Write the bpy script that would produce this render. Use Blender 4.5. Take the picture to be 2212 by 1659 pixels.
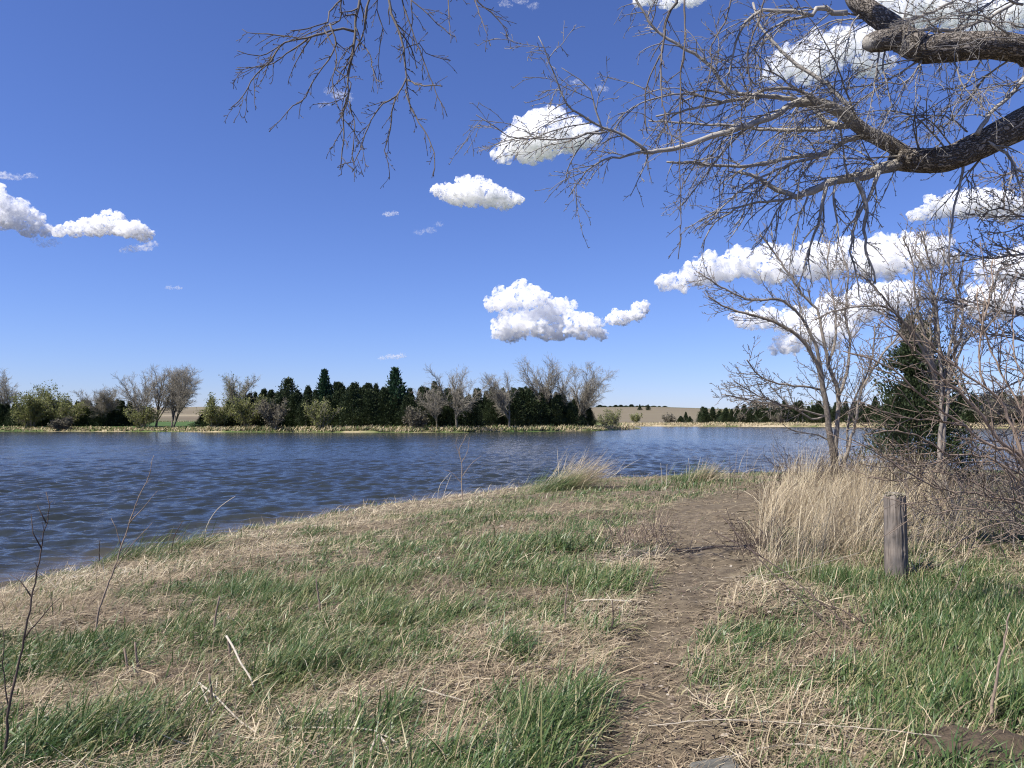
import bpy, math, random
import numpy as np
from mathutils import Vector

# ------------------------------------------------------------------ clearing
for _o in list(bpy.data.objects):
    bpy.data.objects.remove(_o, do_unlink=True)
scene = bpy.context.scene
COL = scene.collection
rnd = random.Random(7)
rng = np.random.default_rng(11)

# ------------------------------------------------------------------ camera
CAM_Z = 2.3
PITCH = math.radians(2.6)
FPX = 1659.0                     # focal length in pixels of a 2212 px wide picture (27 mm on 36 mm)
cam_data = bpy.data.cameras.new("camera")
cam_data.sensor_width = 36.0
cam_data.lens = 27.0
cam_data.clip_start = 0.05
cam_data.clip_end = 60000.0
cam = bpy.data.objects.new("camera", cam_data)
cam.location = (0, 0, CAM_Z)
cam.rotation_euler = (math.radians(90) + PITCH, 0, 0)
COL.objects.link(cam)
scene.camera = cam

# ------------------------------------------------------------------ sky and sun
SUN_EL, SUN_AZ = math.radians(52), math.radians(-118)     # azimuth clockwise from +Y
world = bpy.data.worlds.new("World")
scene.world = world
world.use_nodes = True
wn = world.node_tree.nodes
wl = world.node_tree.links
sky = wn.new("ShaderNodeTexSky")
sky.sky_type = 'NISHITA'
sky.sun_disc = False
sky.sun_elevation = SUN_EL
sky.sun_rotation = SUN_AZ
sky.altitude = 400
sky.air_density = 1.0
sky.dust_density = 0.15
sky.ozone_density = 3.5
bg = wn["Background"]
bg.inputs["Strength"].default_value = 0.079
tint = wn.new("ShaderNodeMix"); tint.data_type = 'RGBA'; tint.blend_type = 'MULTIPLY'
tint.inputs[0].default_value = 1.0
tint.inputs[7].default_value = (0.715, 0.80, 1.25, 1)      # the camera's white balance
wl.new(sky.outputs[0], tint.inputs[6])
wl.new(tint.outputs[2], bg.inputs["Color"])
sun_data = bpy.data.lights.new("sun", 'SUN')
sun_data.energy = 5.0
sun_data.angle = math.radians(0.5)
sun_data.color = (1.0, 0.945, 0.86)
sun = bpy.data.objects.new("sun", sun_data)
sdir = Vector((math.sin(SUN_AZ) * math.cos(SUN_EL), math.cos(SUN_AZ) * math.cos(SUN_EL), math.sin(SUN_EL)))
sun.rotation_euler = (-sdir).to_track_quat('-Z', 'Y').to_euler()
sun.location = (-20, -5, 40)
COL.objects.link(sun)
scene.view_settings.view_transform = 'Standard'
scene.view_settings.look = 'None'
scene.view_settings.exposure = 0.60
scene.view_settings.gamma = 1.0
scene.cycles.max_bounces = 32
scene.cycles.diffuse_bounces = 3
scene.cycles.glossy_bounces = 3
scene.cycles.transmission_bounces = 4
scene.cycles.volume_bounces = 32
scene.cycles.transparent_max_bounces = 64
scene.cycles.sample_clamp_indirect = 6.0
scene.cycles.use_denoising = True
scene.cycles.denoiser = 'OPENIMAGEDENOISE'
scene.cycles.denoising_input_passes = 'RGB_ALBEDO_NORMAL'
scene.cycles.denoising_prefilter = 'NONE'
scene.cycles.filter_width = 1.15

# ------------------------------------------------------------------ helpers
FW = np.array([0, math.cos(PITCH), math.sin(PITCH)])
UP = np.array([0, -math.sin(PITCH), math.cos(PITCH)])


def ray(u, v):
    return FW + (u - 1106.0) / FPX * np.array([1.0, 0, 0]) + (829.5 - v) / FPX * UP


def W(u, v, Y):
    """world point seen at (u, v) of the 2212 x 1659 photograph, at world depth Y"""
    d = ray(u, v)
    return np.array([0, 0, CAM_Z]) + d * (Y / d[1])


def _hash(ix, iy, iz, seed):
    n = (ix * 374761393 + iy * 668265263 + iz * 2147483647 + seed * 974634217) & 0xFFFFFFFF
    n = ((n ^ (n >> 13)) * 1274126177) & 0xFFFFFFFF
    n = n ^ (n >> 16)
    return (n & 0xFFFFFF) / float(0xFFFFFF)


def vn3(x, y, z, seed=0):
    x = np.asarray(x, float); y = np.asarray(y, float); z = np.asarray(z, float) + 0 * x
    xi = np.floor(x); yi = np.floor(y); zi = np.floor(z)
    fx = x - xi; fy = y - yi; fz = z - zi
    fx = fx * fx * (3 - 2 * fx); fy = fy * fy * (3 - 2 * fy); fz = fz * fz * (3 - 2 * fz)
    xi = xi.astype(np.int64); yi = yi.astype(np.int64); zi = zi.astype(np.int64)
    r = 0
    for dx in (0, 1):
        wx = fx if dx else 1 - fx
        for dy in (0, 1):
            wy = fy if dy else 1 - fy
            for dz in (0, 1):
                wz = fz if dz else 1 - fz
                r = r + wx * wy * wz * _hash(xi + dx, yi + dy, zi + dz, seed)
    return r


def fbm(x, y, z=0.0, oct=3, seed=0):
    """fractal value noise, about 0..1"""
    a, t, s = 0.5, 0.0, 0.0
    x = np.asarray(x, float); y = np.asarray(y, float); z = np.asarray(z, float) + 0 * x
    f = 1.0
    for k in range(oct):
        t = t + a * vn3(x * f, y * f, z * f, seed + k * 17)
        s += a
        a *= 0.5
        f *= 2.03
    return t / s


def sstep(a, b, x):
    t = np.clip((x - a) / (b - a), 0, 1)
    return t * t * (3 - 2 * t)


def mesh_obj(name, V, F, mat, parent=None, smooth=True, attrs=None, loc=None):
    """V (n,3), F (m,3|4) arrays -> ONE mesh object"""
    V = np.asarray(V, np.float32)
    me = bpy.data.meshes.new(name)
    Fs = F if isinstance(F, (list, tuple)) else [F]
    Fs = [np.asarray(f, np.int32) for f in Fs if len(f)]
    me.vertices.add(len(V))
    me.vertices.foreach_set("co", V.ravel())
    idx = np.concatenate([f.ravel() for f in Fs])
    tot = np.concatenate([np.full(len(f), f.shape[1], np.int32) for f in Fs])
    st = np.concatenate([[0], np.cumsum(tot)[:-1]]).astype(np.int32)
    me.loops.add(len(idx))
    me.loops.foreach_set("vertex_index", idx)
    me.polygons.add(len(tot))
    me.polygons.foreach_set("loop_start", st)
    me.polygons.foreach_set("use_smooth", np.full(len(tot), smooth, bool))
    me.update(calc_edges=True)
    if attrs:
        for k, a in attrs.items():
            a = np.asarray(a, np.float32)
            if a.ndim == 1:
                at = me.attributes.new(k, 'FLOAT', 'POINT')
                at.data.foreach_set("value", a)
            else:
                at = me.attributes.new(k, 'FLOAT_VECTOR', 'POINT')
                at.data.foreach_set("vector", a.ravel())
    me.materials.append(mat)
    o = bpy.data.objects.new(name, me)
    if loc is not None:
        o.location = loc
    if parent is not None:
        o.parent = parent
    COL.objects.link(o)
    return o


def tag(o, label=None, cat=None, group=None, kind=None):
    if label: o["label"] = label
    if cat: o["category"] = cat
    if group: o["group"] = group
    if kind: o["kind"] = kind
    return o


def empty(name, loc, label=None, cat=None, group=None):
    o = bpy.data.objects.new(name, None)
    o.empty_display_size = 0.1
    o.location = loc
    COL.objects.link(o)
    return tag(o, label, cat, group)


# ------------------------------------------------------------------ materials
def new_mat(name):
    m = bpy.data.materials.new(name)
    m.use_nodes = True
    m.node_tree.nodes.clear()
    return m, m.node_tree.nodes, m.node_tree.links


def ramp_node(N, stops):
    r = N.new("ShaderNodeValToRGB")
    e = r.color_ramp.elements
    while len(e) > 1:
        e.remove(e[-1])
    e[0].position = stops[0][0]
    e[0].color = (*stops[0][1], 1)
    for p, c in stops[1:]:
        k = e.new(p)
        k.color = (*c, 1)
    return r


def blade_mat(name, stops, rough=0.5, transl=0.3, spec=0.4):
    """leaf and blade material: colour picked by the per-blade attribute 'tint'"""
    m, N, L = new_mat(name)
    out = N.new("ShaderNodeOutputMaterial")
    at = N.new("ShaderNodeAttribute"); at.attribute_name = "tint"
    r = ramp_node(N, stops)
    L.new(at.outputs["Fac"], r.inputs[0])
    p = N.new("ShaderNodeBsdfPrincipled")
    p.inputs["Roughness"].default_value = rough
    p.inputs["Specular IOR Level"].default_value = spec
    L.new(r.outputs[0], p.inputs["Base Color"])
    t = N.new("ShaderNodeBsdfTranslucent")
    L.new(r.outputs[0], t.inputs["Color"])
    mx = N.new("ShaderNodeMixShader"); mx.inputs[0].default_value = transl
    L.new(p.outputs[0], mx.inputs[1]); L.new(t.outputs[0], mx.inputs[2])
    L.new(mx.outputs[0], out.inputs["Surface"])
    return m


def noise_mat(name, stops, scale=3.0, detail=6, rough=0.9, bump=0.0, bscale=30.0, bdist=0.02, attr=None, stretch=None, spec=0.3):
    m, N, L = new_mat(name)
    out = N.new("ShaderNodeOutputMaterial")
    if attr:
        co = N.new("ShaderNodeAttribute"); co.attribute_name = attr
        vec = co.outputs["Vector"]
    else:
        co = N.new("ShaderNodeTexCoord")
        vec = co.outputs["Object"]
    if stretch:
        mp = N.new("ShaderNodeMapping"); mp.inputs["Scale"].default_value = stretch
        L.new(vec, mp.inputs[0]); vec = mp.outputs[0]
    n = N.new("ShaderNodeTexNoise"); n.inputs["Scale"].default_value = scale; n.inputs["Detail"].default_value = detail
    n.inputs["Roughness"].default_value = 0.65
    L.new(vec, n.inputs["Vector"])
    r = ramp_node(N, stops)
    L.new(n.outputs[0], r.inputs[0])
    p = N.new("ShaderNodeBsdfPrincipled")
    p.inputs["Roughness"].default_value = rough
    p.inputs["Specular IOR Level"].default_value = spec
    L.new(r.outputs[0], p.inputs["Base Color"])
    if bump:
        n2 = N.new("ShaderNodeTexNoise"); n2.inputs["Scale"].default_value = bscale; n2.inputs["Detail"].default_value = 5
        L.new(vec, n2.inputs["Vector"])
        b = N.new("ShaderNodeBump"); b.inputs["Strength"].default_value = bump; b.inputs["Distance"].default_value = bdist
        L.new(n2.outputs[0], b.inputs["Height"]); L.new(b.outputs[0], p.inputs["Normal"])
    L.new(p.outputs[0], out.inputs["Surface"])
    return m


def bark_mat(name, thin, mid, thick, rlo=0.004, rhi=0.06, flat=0.0):
    """bark: thin young shoots, smooth limbs and old furrowed wood differ in colour (attributes 'rad' and 'bark')"""
    m, N, L = new_mat(name)
    out = N.new("ShaderNodeOutputMaterial")
    ra = N.new("ShaderNodeAttribute"); ra.attribute_name = "rad"
    mr = N.new("ShaderNodeMapRange"); mr.inputs[1].default_value = rlo; mr.inputs[2].default_value = rhi
    L.new(ra.outputs["Fac"], mr.inputs[0])
    r = ramp_node(N, [(0.0, thin), (0.25, mid), (0.6, mid), (1.0, thick)])
    L.new(mr.outputs[0], r.inputs[0])
    ba = N.new("ShaderNodeAttribute"); ba.attribute_name = "bark"
    mp = N.new("ShaderNodeMapping"); mp.inputs["Scale"].default_value = (22, 22, 5)
    L.new(ba.outputs["Vector"], mp.inputs[0])
    n = N.new("ShaderNodeTexNoise"); n.inputs["Scale"].default_value = 1.6; n.inputs["Detail"].default_value = 7
    n.inputs["Roughness"].default_value = 0.7
    L.new(mp.outputs[0], n.inputs["Vector"])
    r2 = ramp_node(N, [(0.3, (0.5, 0.48, 0.47)), (0.5, (0.9, 0.89, 0.88)), (0.72, (1.3, 1.27, 1.23))])
    L.new(n.outputs[0], r2.inputs[0])
    mul = N.new("ShaderNodeMix"); mul.data_type = 'RGBA'; mul.blend_type = 'MULTIPLY'; mul.inputs[0].default_value = 1.0 - flat
    L.new(r.outputs[0], mul.inputs[6]); L.new(r2.outputs[0], mul.inputs[7])
    # old wood breaks into plates with dark furrows; young wood stays smooth
    ad = N.new("ShaderNodeVectorMath"); ad.operation = 'ADD'
    nw = N.new("ShaderNodeTexNoise"); nw.inputs["Scale"].default_value = 14; nw.inputs["Detail"].default_value = 3
    L.new(ba.outputs["Vector"], nw.inputs["Vector"])
    sc = N.new("ShaderNodeVectorMath"); sc.operation = 'SCALE'; sc.inputs[3].default_value = 0.13
    L.new(nw.outputs["Color"], sc.inputs[0])
    L.new(ba.outputs["Vector"], ad.inputs[0]); L.new(sc.outputs[0], ad.inputs[1])
    mp2 = N.new("ShaderNodeMapping"); mp2.inputs["Scale"].default_value = (30, 30, 6)
    L.new(ad.outputs[0], mp2.inputs[0])
    vo = N.new("ShaderNodeTexVoronoi"); vo.feature = 'DISTANCE_TO_EDGE'; vo.inputs["Scale"].default_value = 1.0
    L.new(mp2.outputs[0], vo.inputs["Vector"])
    fr = N.new("ShaderNodeMapRange"); fr.inputs[1].default_value = 0.0; fr.inputs[2].default_value = 0.20
    L.new(vo.outputs["Distance"], fr.inputs[0])
    old = N.new("ShaderNodeMapRange"); old.inputs[1].default_value = 0.045; old.inputs[2].default_value = 0.11
    L.new(ra.outputs["Fac"], old.inputs[0])
    one = N.new("ShaderNodeMix"); one.data_type = 'FLOAT'; one.inputs[2].default_value = 1.0
    L.new(old.outputs[0], one.inputs[0]); L.new(fr.outputs[0], one.inputs[3])
    cr = ramp_node(N, [(0.0, (0.45, 0.42, 0.40)), (1.0, (1, 1, 1))])
    L.new(one.outputs[0], cr.inputs[0])
    mul2 = N.new("ShaderNodeMix"); mul2.data_type = 'RGBA'; mul2.blend_type = 'MULTIPLY'; mul2.inputs[0].default_value = 1.0
    L.new(mul.outputs[2], mul2.inputs[6]); L.new(cr.outputs[0], mul2.inputs[7])
    p = N.new("ShaderNodeBsdfPrincipled"); p.inputs["Roughness"].default_value = 0.8
    p.inputs["Specular IOR Level"].default_value = 0.25
    L.new(mul2.outputs[2], p.inputs["Base Color"])
    b = N.new("ShaderNodeBump"); b.inputs["Strength"].default_value = 0.8; b.inputs["Distance"].default_value = 0.012
    L.new(n.outputs[0], b.inputs["Height"])
    b2 = N.new("ShaderNodeBump"); b2.inputs["Strength"].default_value = 1.0; b2.inputs["Distance"].default_value = 0.035
    L.new(one.outputs[0], b2.inputs["Height"]); L.new(b.outputs[0], b2.inputs["Normal"])
    L.new(b2.outputs[0], p.inputs["Normal"])
    L.new(p.outputs[0], out.inputs["Surface"])
    return m


M_GRASS = blade_mat("green_grass", [(0, (0.040, 0.082, 0.022)), (0.3, (0.066, 0.122, 0.034)), (0.6, (0.105, 0.160, 0.048)),
                                    (0.8, (0.185, 0.215, 0.080)), (0.9, (0.30, 0.28, 0.13)), (1, (0.50, 0.43, 0.26))], 0.42, 0.30, 0.45)
M_DRY = blade_mat("dry_grass", [(0, (0.15, 0.11, 0.075)), (0.3, (0.31, 0.24, 0.155)), (0.6, (0.48, 0.39, 0.255)),
                                (0.85, (0.64, 0.54, 0.37)), (1, (0.76, 0.68, 0.52))], 0.6, 0.2, 0.3)
M_TALL = blade_mat("tall_dry_grass", [(0, (0.16, 0.12, 0.08)), (0.35, (0.33, 0.26, 0.165)), (0.7, (0.52, 0.43, 0.28)),
                                      (1, (0.72, 0.63, 0.45))], 0.5, 0.2, 0.35)
M_LEAF = blade_mat("dead_leaves", [(0, (0.085, 0.06, 0.045)), (0.4, (0.16, 0.12, 0.09)), (0.75, (0.29, 0.24, 0.185)), (1, (0.55, 0.50, 0.42))], 0.7, 0.1, 0.2)
M_BARK = bark_mat("cottonwood_bark", (0.28, 0.262, 0.24), (0.44, 0.415, 0.37), (0.32, 0.285, 0.245), 0.003, 0.10)
M_BARK2 = bark_mat("sapling_bark", (0.28, 0.245, 0.205), (0.30, 0.265, 0.225), (0.24, 0.21, 0.18), 0.003, 0.08)
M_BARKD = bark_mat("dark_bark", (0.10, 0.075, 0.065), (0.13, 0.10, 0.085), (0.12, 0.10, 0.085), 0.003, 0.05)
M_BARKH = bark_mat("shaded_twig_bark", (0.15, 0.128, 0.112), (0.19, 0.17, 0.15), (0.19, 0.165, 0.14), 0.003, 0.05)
M_BARKP = bark_mat("pale_shrub_bark", (0.27, 0.21, 0.165), (0.38, 0.29, 0.22), (0.33, 0.25, 0.19), 0.003, 0.04)
M_STEM = bark_mat("dead_stem", (0.42, 0.37, 0.29), (0.52, 0.47, 0.385), (0.52, 0.47, 0.385), 0.002, 0.03, 0.6)
M_FARBARK = bark_mat("far_bark", (0.31, 0.285, 0.23), (0.30, 0.275, 0.225), (0.21, 0.19, 0.16), 0.02, 0.4)
M_CEDAR = blade_mat("cedar_needles", [(0, (0.018, 0.030, 0.014)), (0.4, (0.035, 0.053, 0.023)), (0.75, (0.062, 0.082, 0.034)), (1, (0.11, 0.105, 0.05))], 0.6, 0.12, 0.2)
M_PINE = blade_mat("pine_needles", [(0, (0.018, 0.045, 0.022)), (0.5, (0.032, 0.072, 0.034)), (1, (0.06, 0.11, 0.05))], 0.5, 0.15, 0.3)
M_BUD = blade_mat("spring_leaves", [(0, (0.13, 0.14, 0.055)), (0.5, (0.20, 0.215, 0.075)), (1, (0.31, 0.31, 0.12))], 0.6, 0.35, 0.2)
M_GREYBRUSH = blade_mat("grey_twigs", [(0, (0.09, 0.08, 0.06)), (0.5, (0.15, 0.135, 0.10)), (1, (0.22, 0.21, 0.14))], 0.8, 0.2, 0.1)

# ------------------------------------------------------------------ terrain shape
SHORE = np.array([(-60, -70), (-30, -22), (-12.5, 2.0), (-8.6, 7.0), (-6.9, 10.0), (-6.15, 12.3), (-5.2, 15.4), (-4.2, 18.0), (-2.6, 20.6),
                  (-1.0, 23.0), (0.8, 25.2), (3.1, 27.6), (6.0, 29.0), (9.4, 29.8), (16, 30.5), (40, 34), (120, 70)], float)


def shore_sd(x, y):
    """signed distance to the near shoreline, positive on land"""
    x = np.asarray(x, float); y = np.asarray(y, float)
    d2 = np.full(x.shape, 1e18)
    for a, b in zip(SHORE[:-1], SHORE[1:]):
        e = b - a
        t = np.clip(((x - a[0]) * e[0] + (y - a[1]) * e[1]) / (e @ e), 0, 1)
        d2 = np.minimum(d2, (x - a[0] - t * e[0]) ** 2 + (y - a[1] - t * e[1]) ** 2)
    inside = y < np.interp(x, SHORE[:, 0], SHORE[:, 1])
    d = np.sqrt(d2) * np.where(inside, 1, -1)
    return d + (fbm(x * 0.9, y * 0.9, 0, 4, 5) - 0.5) * 1.5 * np.exp(-np.abs(d) / 2)


def z0(x, y):
    sd = shore_sd(x, y)
    z = np.interp(sd, [-40, -3, -0.5, 0, 0.22, 0.9, 4, 9, 30], [-2.5, -0.6, -0.14, -0.02, 0.13, 0.24, 0.46, 0.70, 0.9])
    k = sstep(0.0, 1.2, sd)
    return z + k * ((fbm(x * 0.7, y * 0.7, 0, 3, 21) - 0.5) * 0.16 + (fbm(x * 4, y * 4, 0, 2, 22) - 0.5) * 0.05)


def G(u, v):
    """where the view ray of photo pixel (u, v) meets the near bank"""
    d = ray(u, v)
    t = np.linspace(2.5, 45, 1800)
    P = np.array([0, 0, CAM_Z])[None] + d[None] * t[:, None]
    below = P[:, 2] < z0(P[:, 0], P[:, 1])
    i = int(np.argmax(below)) if below.any() else len(t) - 1
    return P[i]


PATH_L = [(1250, 1659), (1300, 1560), (1318, 1480), (1338, 1400), (1378, 1330), (1420, 1260), (1440, 1200), (1425, 1140), (1412, 1105), (1470, 1083), (1540, 1070)]
PATH_R = [(1600, 1659), (1520, 1560), (1480, 1480), (1490, 1400), (1530, 1330), (1590, 1260), (1630, 1200), (1632, 1140), (1650, 1105), (1680, 1083), (1700, 1070)]
_pl = np.array([G(*p)[:2] for p in PATH_L]); _pr = np.array([G(*p)[:2] for p in PATH_R])
_pl = np.vstack([[0.15, 1.0], _pl]); _pr = np.vstack([[1.2, 1.0], _pr])
PATH_C = (_pl + _pr) / 2
PATH_HW = np.abs(_pr[:, 0] - _pl[:, 0]) / 2
PATH_C = np.vstack([PATH_C, PATH_C[-1] + [3.5, 1.5], PATH_C[-1] + [9, 2.5]]); PATH_HW = np.append(PATH_HW, [0.7, 0.6])


def path_sd(x, y):
    """distance to the path's middle in units of its half width"""
    x = np.asarray(x, float); y = np.asarray(y, float)
    best = np.full(x.shape, 1e9)
    for i in range(len(PATH_C) - 1):
        a, b = PATH_C[i], PATH_C[i + 1]
        e = b - a
        t = np.clip(((x - a[0]) * e[0] + (y - a[1]) * e[1]) / (e @ e), 0, 1)
        d = np.hypot(x - a[0] - t * e[0], y - a[1] - t * e[1]) / (PATH_HW[i] * (1 - t) + PATH_HW[i + 1] * t)
        best = np.minimum(best, d)
    return best


def zg(x, y):
    z = z0(x, y)
    p = path_sd(x, y)
    return z - 0.05 * (1 - sstep(0.6, 1.3, p))


def zg1(x, y):
    return float(zg(np.array([x]), np.array([y]))[0])


def on_ground(u, v):
    p = G(u, v)
    return np.array([p[0], p[1], zg1(p[0], p[1])])


# near bank: fine grid close to the camera, coarser far off
def grid_mesh(xs, ys, zf, keep=None):
    X, Y = np.meshgrid(xs, ys)
    Z = zf(X, Y)
    V = np.stack([X, Y, Z], -1).reshape(-1, 3)
    ny, nx = X.shape
    i = np.arange(ny * nx).reshape(ny, nx)
    F = np.stack([i[:-1, :-1], i[:-1, 1:], i[1:, 1:], i[1:, :-1]], -1).reshape(-1, 4)
    if keep is not None:
        K = keep(X, Y)
        K = (K[:-1, :-1] & K[:-1, 1:] & K[1:, 1:] & K[1:, :-1]).ravel()
        F = F[K]
        used = np.unique(F)
        rem = np.zeros(len(V), np.int64); rem[used] = np.arange(len(used))
        V = V[used]; F = rem[F]
    return V, F


def graded(a, lo, hi, step, b, big=1.15):
    """coordinates: fine steps in lo..hi, growing outside"""
    c = list(np.arange(lo, hi + 1e-6, step))
    s = step
    while c[-1] < b:
        s *= big; c.append(c[-1] + s)
    s = step
    while c[0] > a:
        s *= big; c.insert(0, c[0] - s)
    return np.array(c)


M_SOIL = noise_mat("thatch_soil", [(0.25, (0.055, 0.042, 0.028)), (0.45, (0.12, 0.095, 0.062)), (0.62, (0.20, 0.165, 0.11)), (0.8, (0.30, 0.255, 0.17))],
                   9, 9, 0.95, 1.0, 60, 0.03)
M_PATH = noise_mat("trodden_earth", [(0.28, (0.055, 0.043, 0.029)), (0.45, (0.105, 0.082, 0.054)), (0.6, (0.150, 0.120, 0.080)), (0.78, (0.30, 0.25, 0.17))],
                   7, 10, 0.95, 0.5, 90, 0.008)
V, F = grid_mesh(graded(-60, -8, 12, 0.06, 130), graded(-40, 1.5, 32, 0.07, 75), zg)
_n, _l = M_SOIL.node_tree.nodes, M_SOIL.node_tree.links
_p = [k for k in _n if k.type == 'BSDF_PRINCIPLED'][0]
_src = _p.inputs["Base Color"].links[0].from_socket
_g = _n.new("ShaderNodeNewGeometry"); _x = _n.new("ShaderNodeSeparateXYZ"); _l.new(_g.outputs["Position"], _x.inputs[0])
_m = _n.new("ShaderNodeMapRange"); _m.inputs[1].default_value = 0.05; _m.inputs[2].default_value = 0.17
_l.new(_x.outputs[2], _m.inputs[0])
_mx = _n.new("ShaderNodeMix"); _mx.data_type = 'RGBA'; _mx.inputs[6].default_value = (0.04, 0.032, 0.022, 1)
_l.new(_m.outputs[0], _mx.inputs[0]); _l.new(_src, _mx.inputs[7]); _l.new(_mx.outputs[2], _p.inputs["Base Color"])
tag(mesh_obj("ground", V, F, M_SOIL), kind="structure", label="grassy near bank sloping down to the lake", cat="ground")
V, F = grid_mesh(np.arange(-2, 14, 0.04), np.arange(0.8, 22, 0.05),
                 lambda x, y: zg(x, y) + 0.008 + 0.012 * (fbm(x * 9, y * 9, 0, 3, 31) - 0.4),
                 lambda x, y: path_sd(x, y) + (fbm(x * 2.2, y * 2.2, 0, 4, 33) - 0.5) * 1.7 < 0.88)
tag(mesh_obj("path", V, F, M_PATH), kind="structure", label="trodden brown earth footpath bending along the bank", cat="path")

# ------------------------------------------------------------------ the lake
def lake():
    r = np.concatenate([np.geomspace(4.5, 260, 1000), np.geomspace(265, 3500, 40)])
    a = np.concatenate([np.radians(np.linspace(-100, -44, 60)), np.radians(np.linspace(-43.5, 43.5, 640)), np.radians(np.linspace(44, 100, 60))])
    A, R = np.meshgrid(a, r)
    X = R * np.sin(A); Y = R * np.cos(A)
    dr = R * 0.0042
    Z = np.zeros_like(X)
    q = np.random.default_rng(3)
    for k in range(90):
        lam = 0.13 * (1.5 / 0.13) ** q.random()
        th = math.radians(-72) + q.normal(0, 0.42)
        kk = 2 * math.pi / lam
        amp = 0.0066 * lam ** 0.85 * (0.6 + 0.8 * q.random())
        ph = q.random() * 6.28
        fade = 1 - sstep(0.18, 0.36, dr / lam)
        s = (X * math.cos(th) + Y * math.sin(th)) * kk + ph
        Z += amp * fade * (np.sin(s) + 0.22 * np.sin(2 * s + 1.57))
    gust = 0.55 + 0.9 * fbm(X * 0.06, Y * 0.10, 0, 3, 77)
    calm = sstep(0.0, 2.5, -shore_sd(X, Y))
    Z *= gust * (0.6 + 0.4 * calm)
    V = np.stack([X, Y, Z], -1).reshape(-1, 3)
    ny, nx = X.shape
    i = np.arange(ny * nx).reshape(ny, nx)
    F = np.stack([i[:-1, :-1], i[:-1, 1:], i[1:, 1:], i[1:, :-1]], -1).reshape(-1, 4)
    m, N, L = new_mat("lake_water")
    out = N.new("ShaderNodeOutputMaterial")
    p = N.new("ShaderNodeBsdfPrincipled")
    p.inputs["IOR"].default_value = 1.333
    p.inputs["Roughness"].default_value = 0.12
    at = N.new("ShaderNodeAttribute"); at.attribute_name = "shallow"
    r_ = ramp_node(N, [(0, (0.026, 0.031, 0.030)), (0.5, (0.038, 0.040, 0.033)), (1, (0.085, 0.072, 0.048))])
    L.new(at.outputs["Fac"], r_.inputs[0]); L.new(r_.outputs[0], p.inputs["Base Color"])
    tc = N.new("ShaderNodeTexCoord")
    mp = N.new("ShaderNodeMapping"); mp.inputs["Scale"].default_value = (0.55, 1.25, 1.0)
    mp.inputs["Rotation"].default_value = (0, 0, 0.25)
    L.new(tc.outputs["Object"], mp.inputs[0])
    prev = None
    for sc_, st, di in ((2.6, 0.6, 0.08), (9.0, 0.6, 0.03)):
        n = N.new("ShaderNodeTexNoise"); n.inputs["Scale"].default_value = sc_; n.inputs["Detail"].default_value = 3
        n.inputs["Distortion"].default_value = 0.6
        L.new(mp.outputs[0], n.inputs["Vector"])
        b = N.new("ShaderNodeBump"); b.inputs["Strength"].default_value = st; b.inputs["Distance"].default_value = di
        L.new(n.outputs[0], b.inputs["Height"])
        if prev: L.new(prev.outputs[0], b.inputs["Normal"])
        prev = b
    L.new(prev.outputs[0], p.inputs["Normal"])
    L.new(p.outputs[0], out.inputs["Surface"])
    sh = (1 - sstep(0.1, 3.0, -shore_sd(X, Y))).ravel()
    return tag(mesh_obj("lake_water", V, F, m, attrs={"shallow": sh}), kind="structure", label="wind rippled dark blue lake water", cat="lake")


lake()

# ------------------------------------------------------------------ the far shore and the hills behind
SH_U = [-400, 0, 200, 440, 700, 900, 1000, 1150, 1290, 1330, 1365, 1385]
SH_D = [150, 141, 140, 134, 131, 130, 131, 138, 148, 158, 168, 176]


def u_of(X, Y):
    return 1106 + FPX * X / np.maximum(Y, 1.0)


def far_inside(X, Y):
    """metres inside the far land (negative in the lake)"""
    u = u_of(X, Y)
    R = np.maximum(Y, 1)
    d1 = R - np.interp(u, SH_U, SH_D)
    tipback = np.interp(u, [1270, 1300, 1340, 1385, 1400], [400, 34, 16, 1.0, -5])
    land1 = np.minimum(d1, np.where(u < 1270, 1e3, tipback - d1))
    land1 = np.where(u < 1395, land1, -20)
    far = np.interp(u, [1200, 1330, 1500, 1760, 2000, 2400, 3000], [236, 240, 236, 226, 205, 170, 150])
    land2 = R - far
    w = (fbm(X * 0.12, Y * 0.12, 0, 3, 41) - 0.5) * 3
    return np.maximum(land1, land2) + w


def far_z(X, Y):
    i = far_inside(X, Y)
    z = np.interp(i, [-60, -4, 0, 1.2, 10, 25, 60], [-4, -0.4, -0.05, 0.35, 0.85, 1.1, 1.4])
    R = np.hypot(X, Y)
    u = u_of(X, Y)
    top = np.interp(u, [-600, 300, 430, 900, 1300, 1420, 1560, 1900, 2400], [10, 11, 12, 10, 12.5, 12.5, 10, 7, 8])
    rise = sstep(330, 760, R)
    return z + rise * top * (0.9 + 0.2 * fbm(X * 0.004, Y * 0.004, 0, 2, 44)) - sstep(800, 4000, R) * 6


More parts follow.
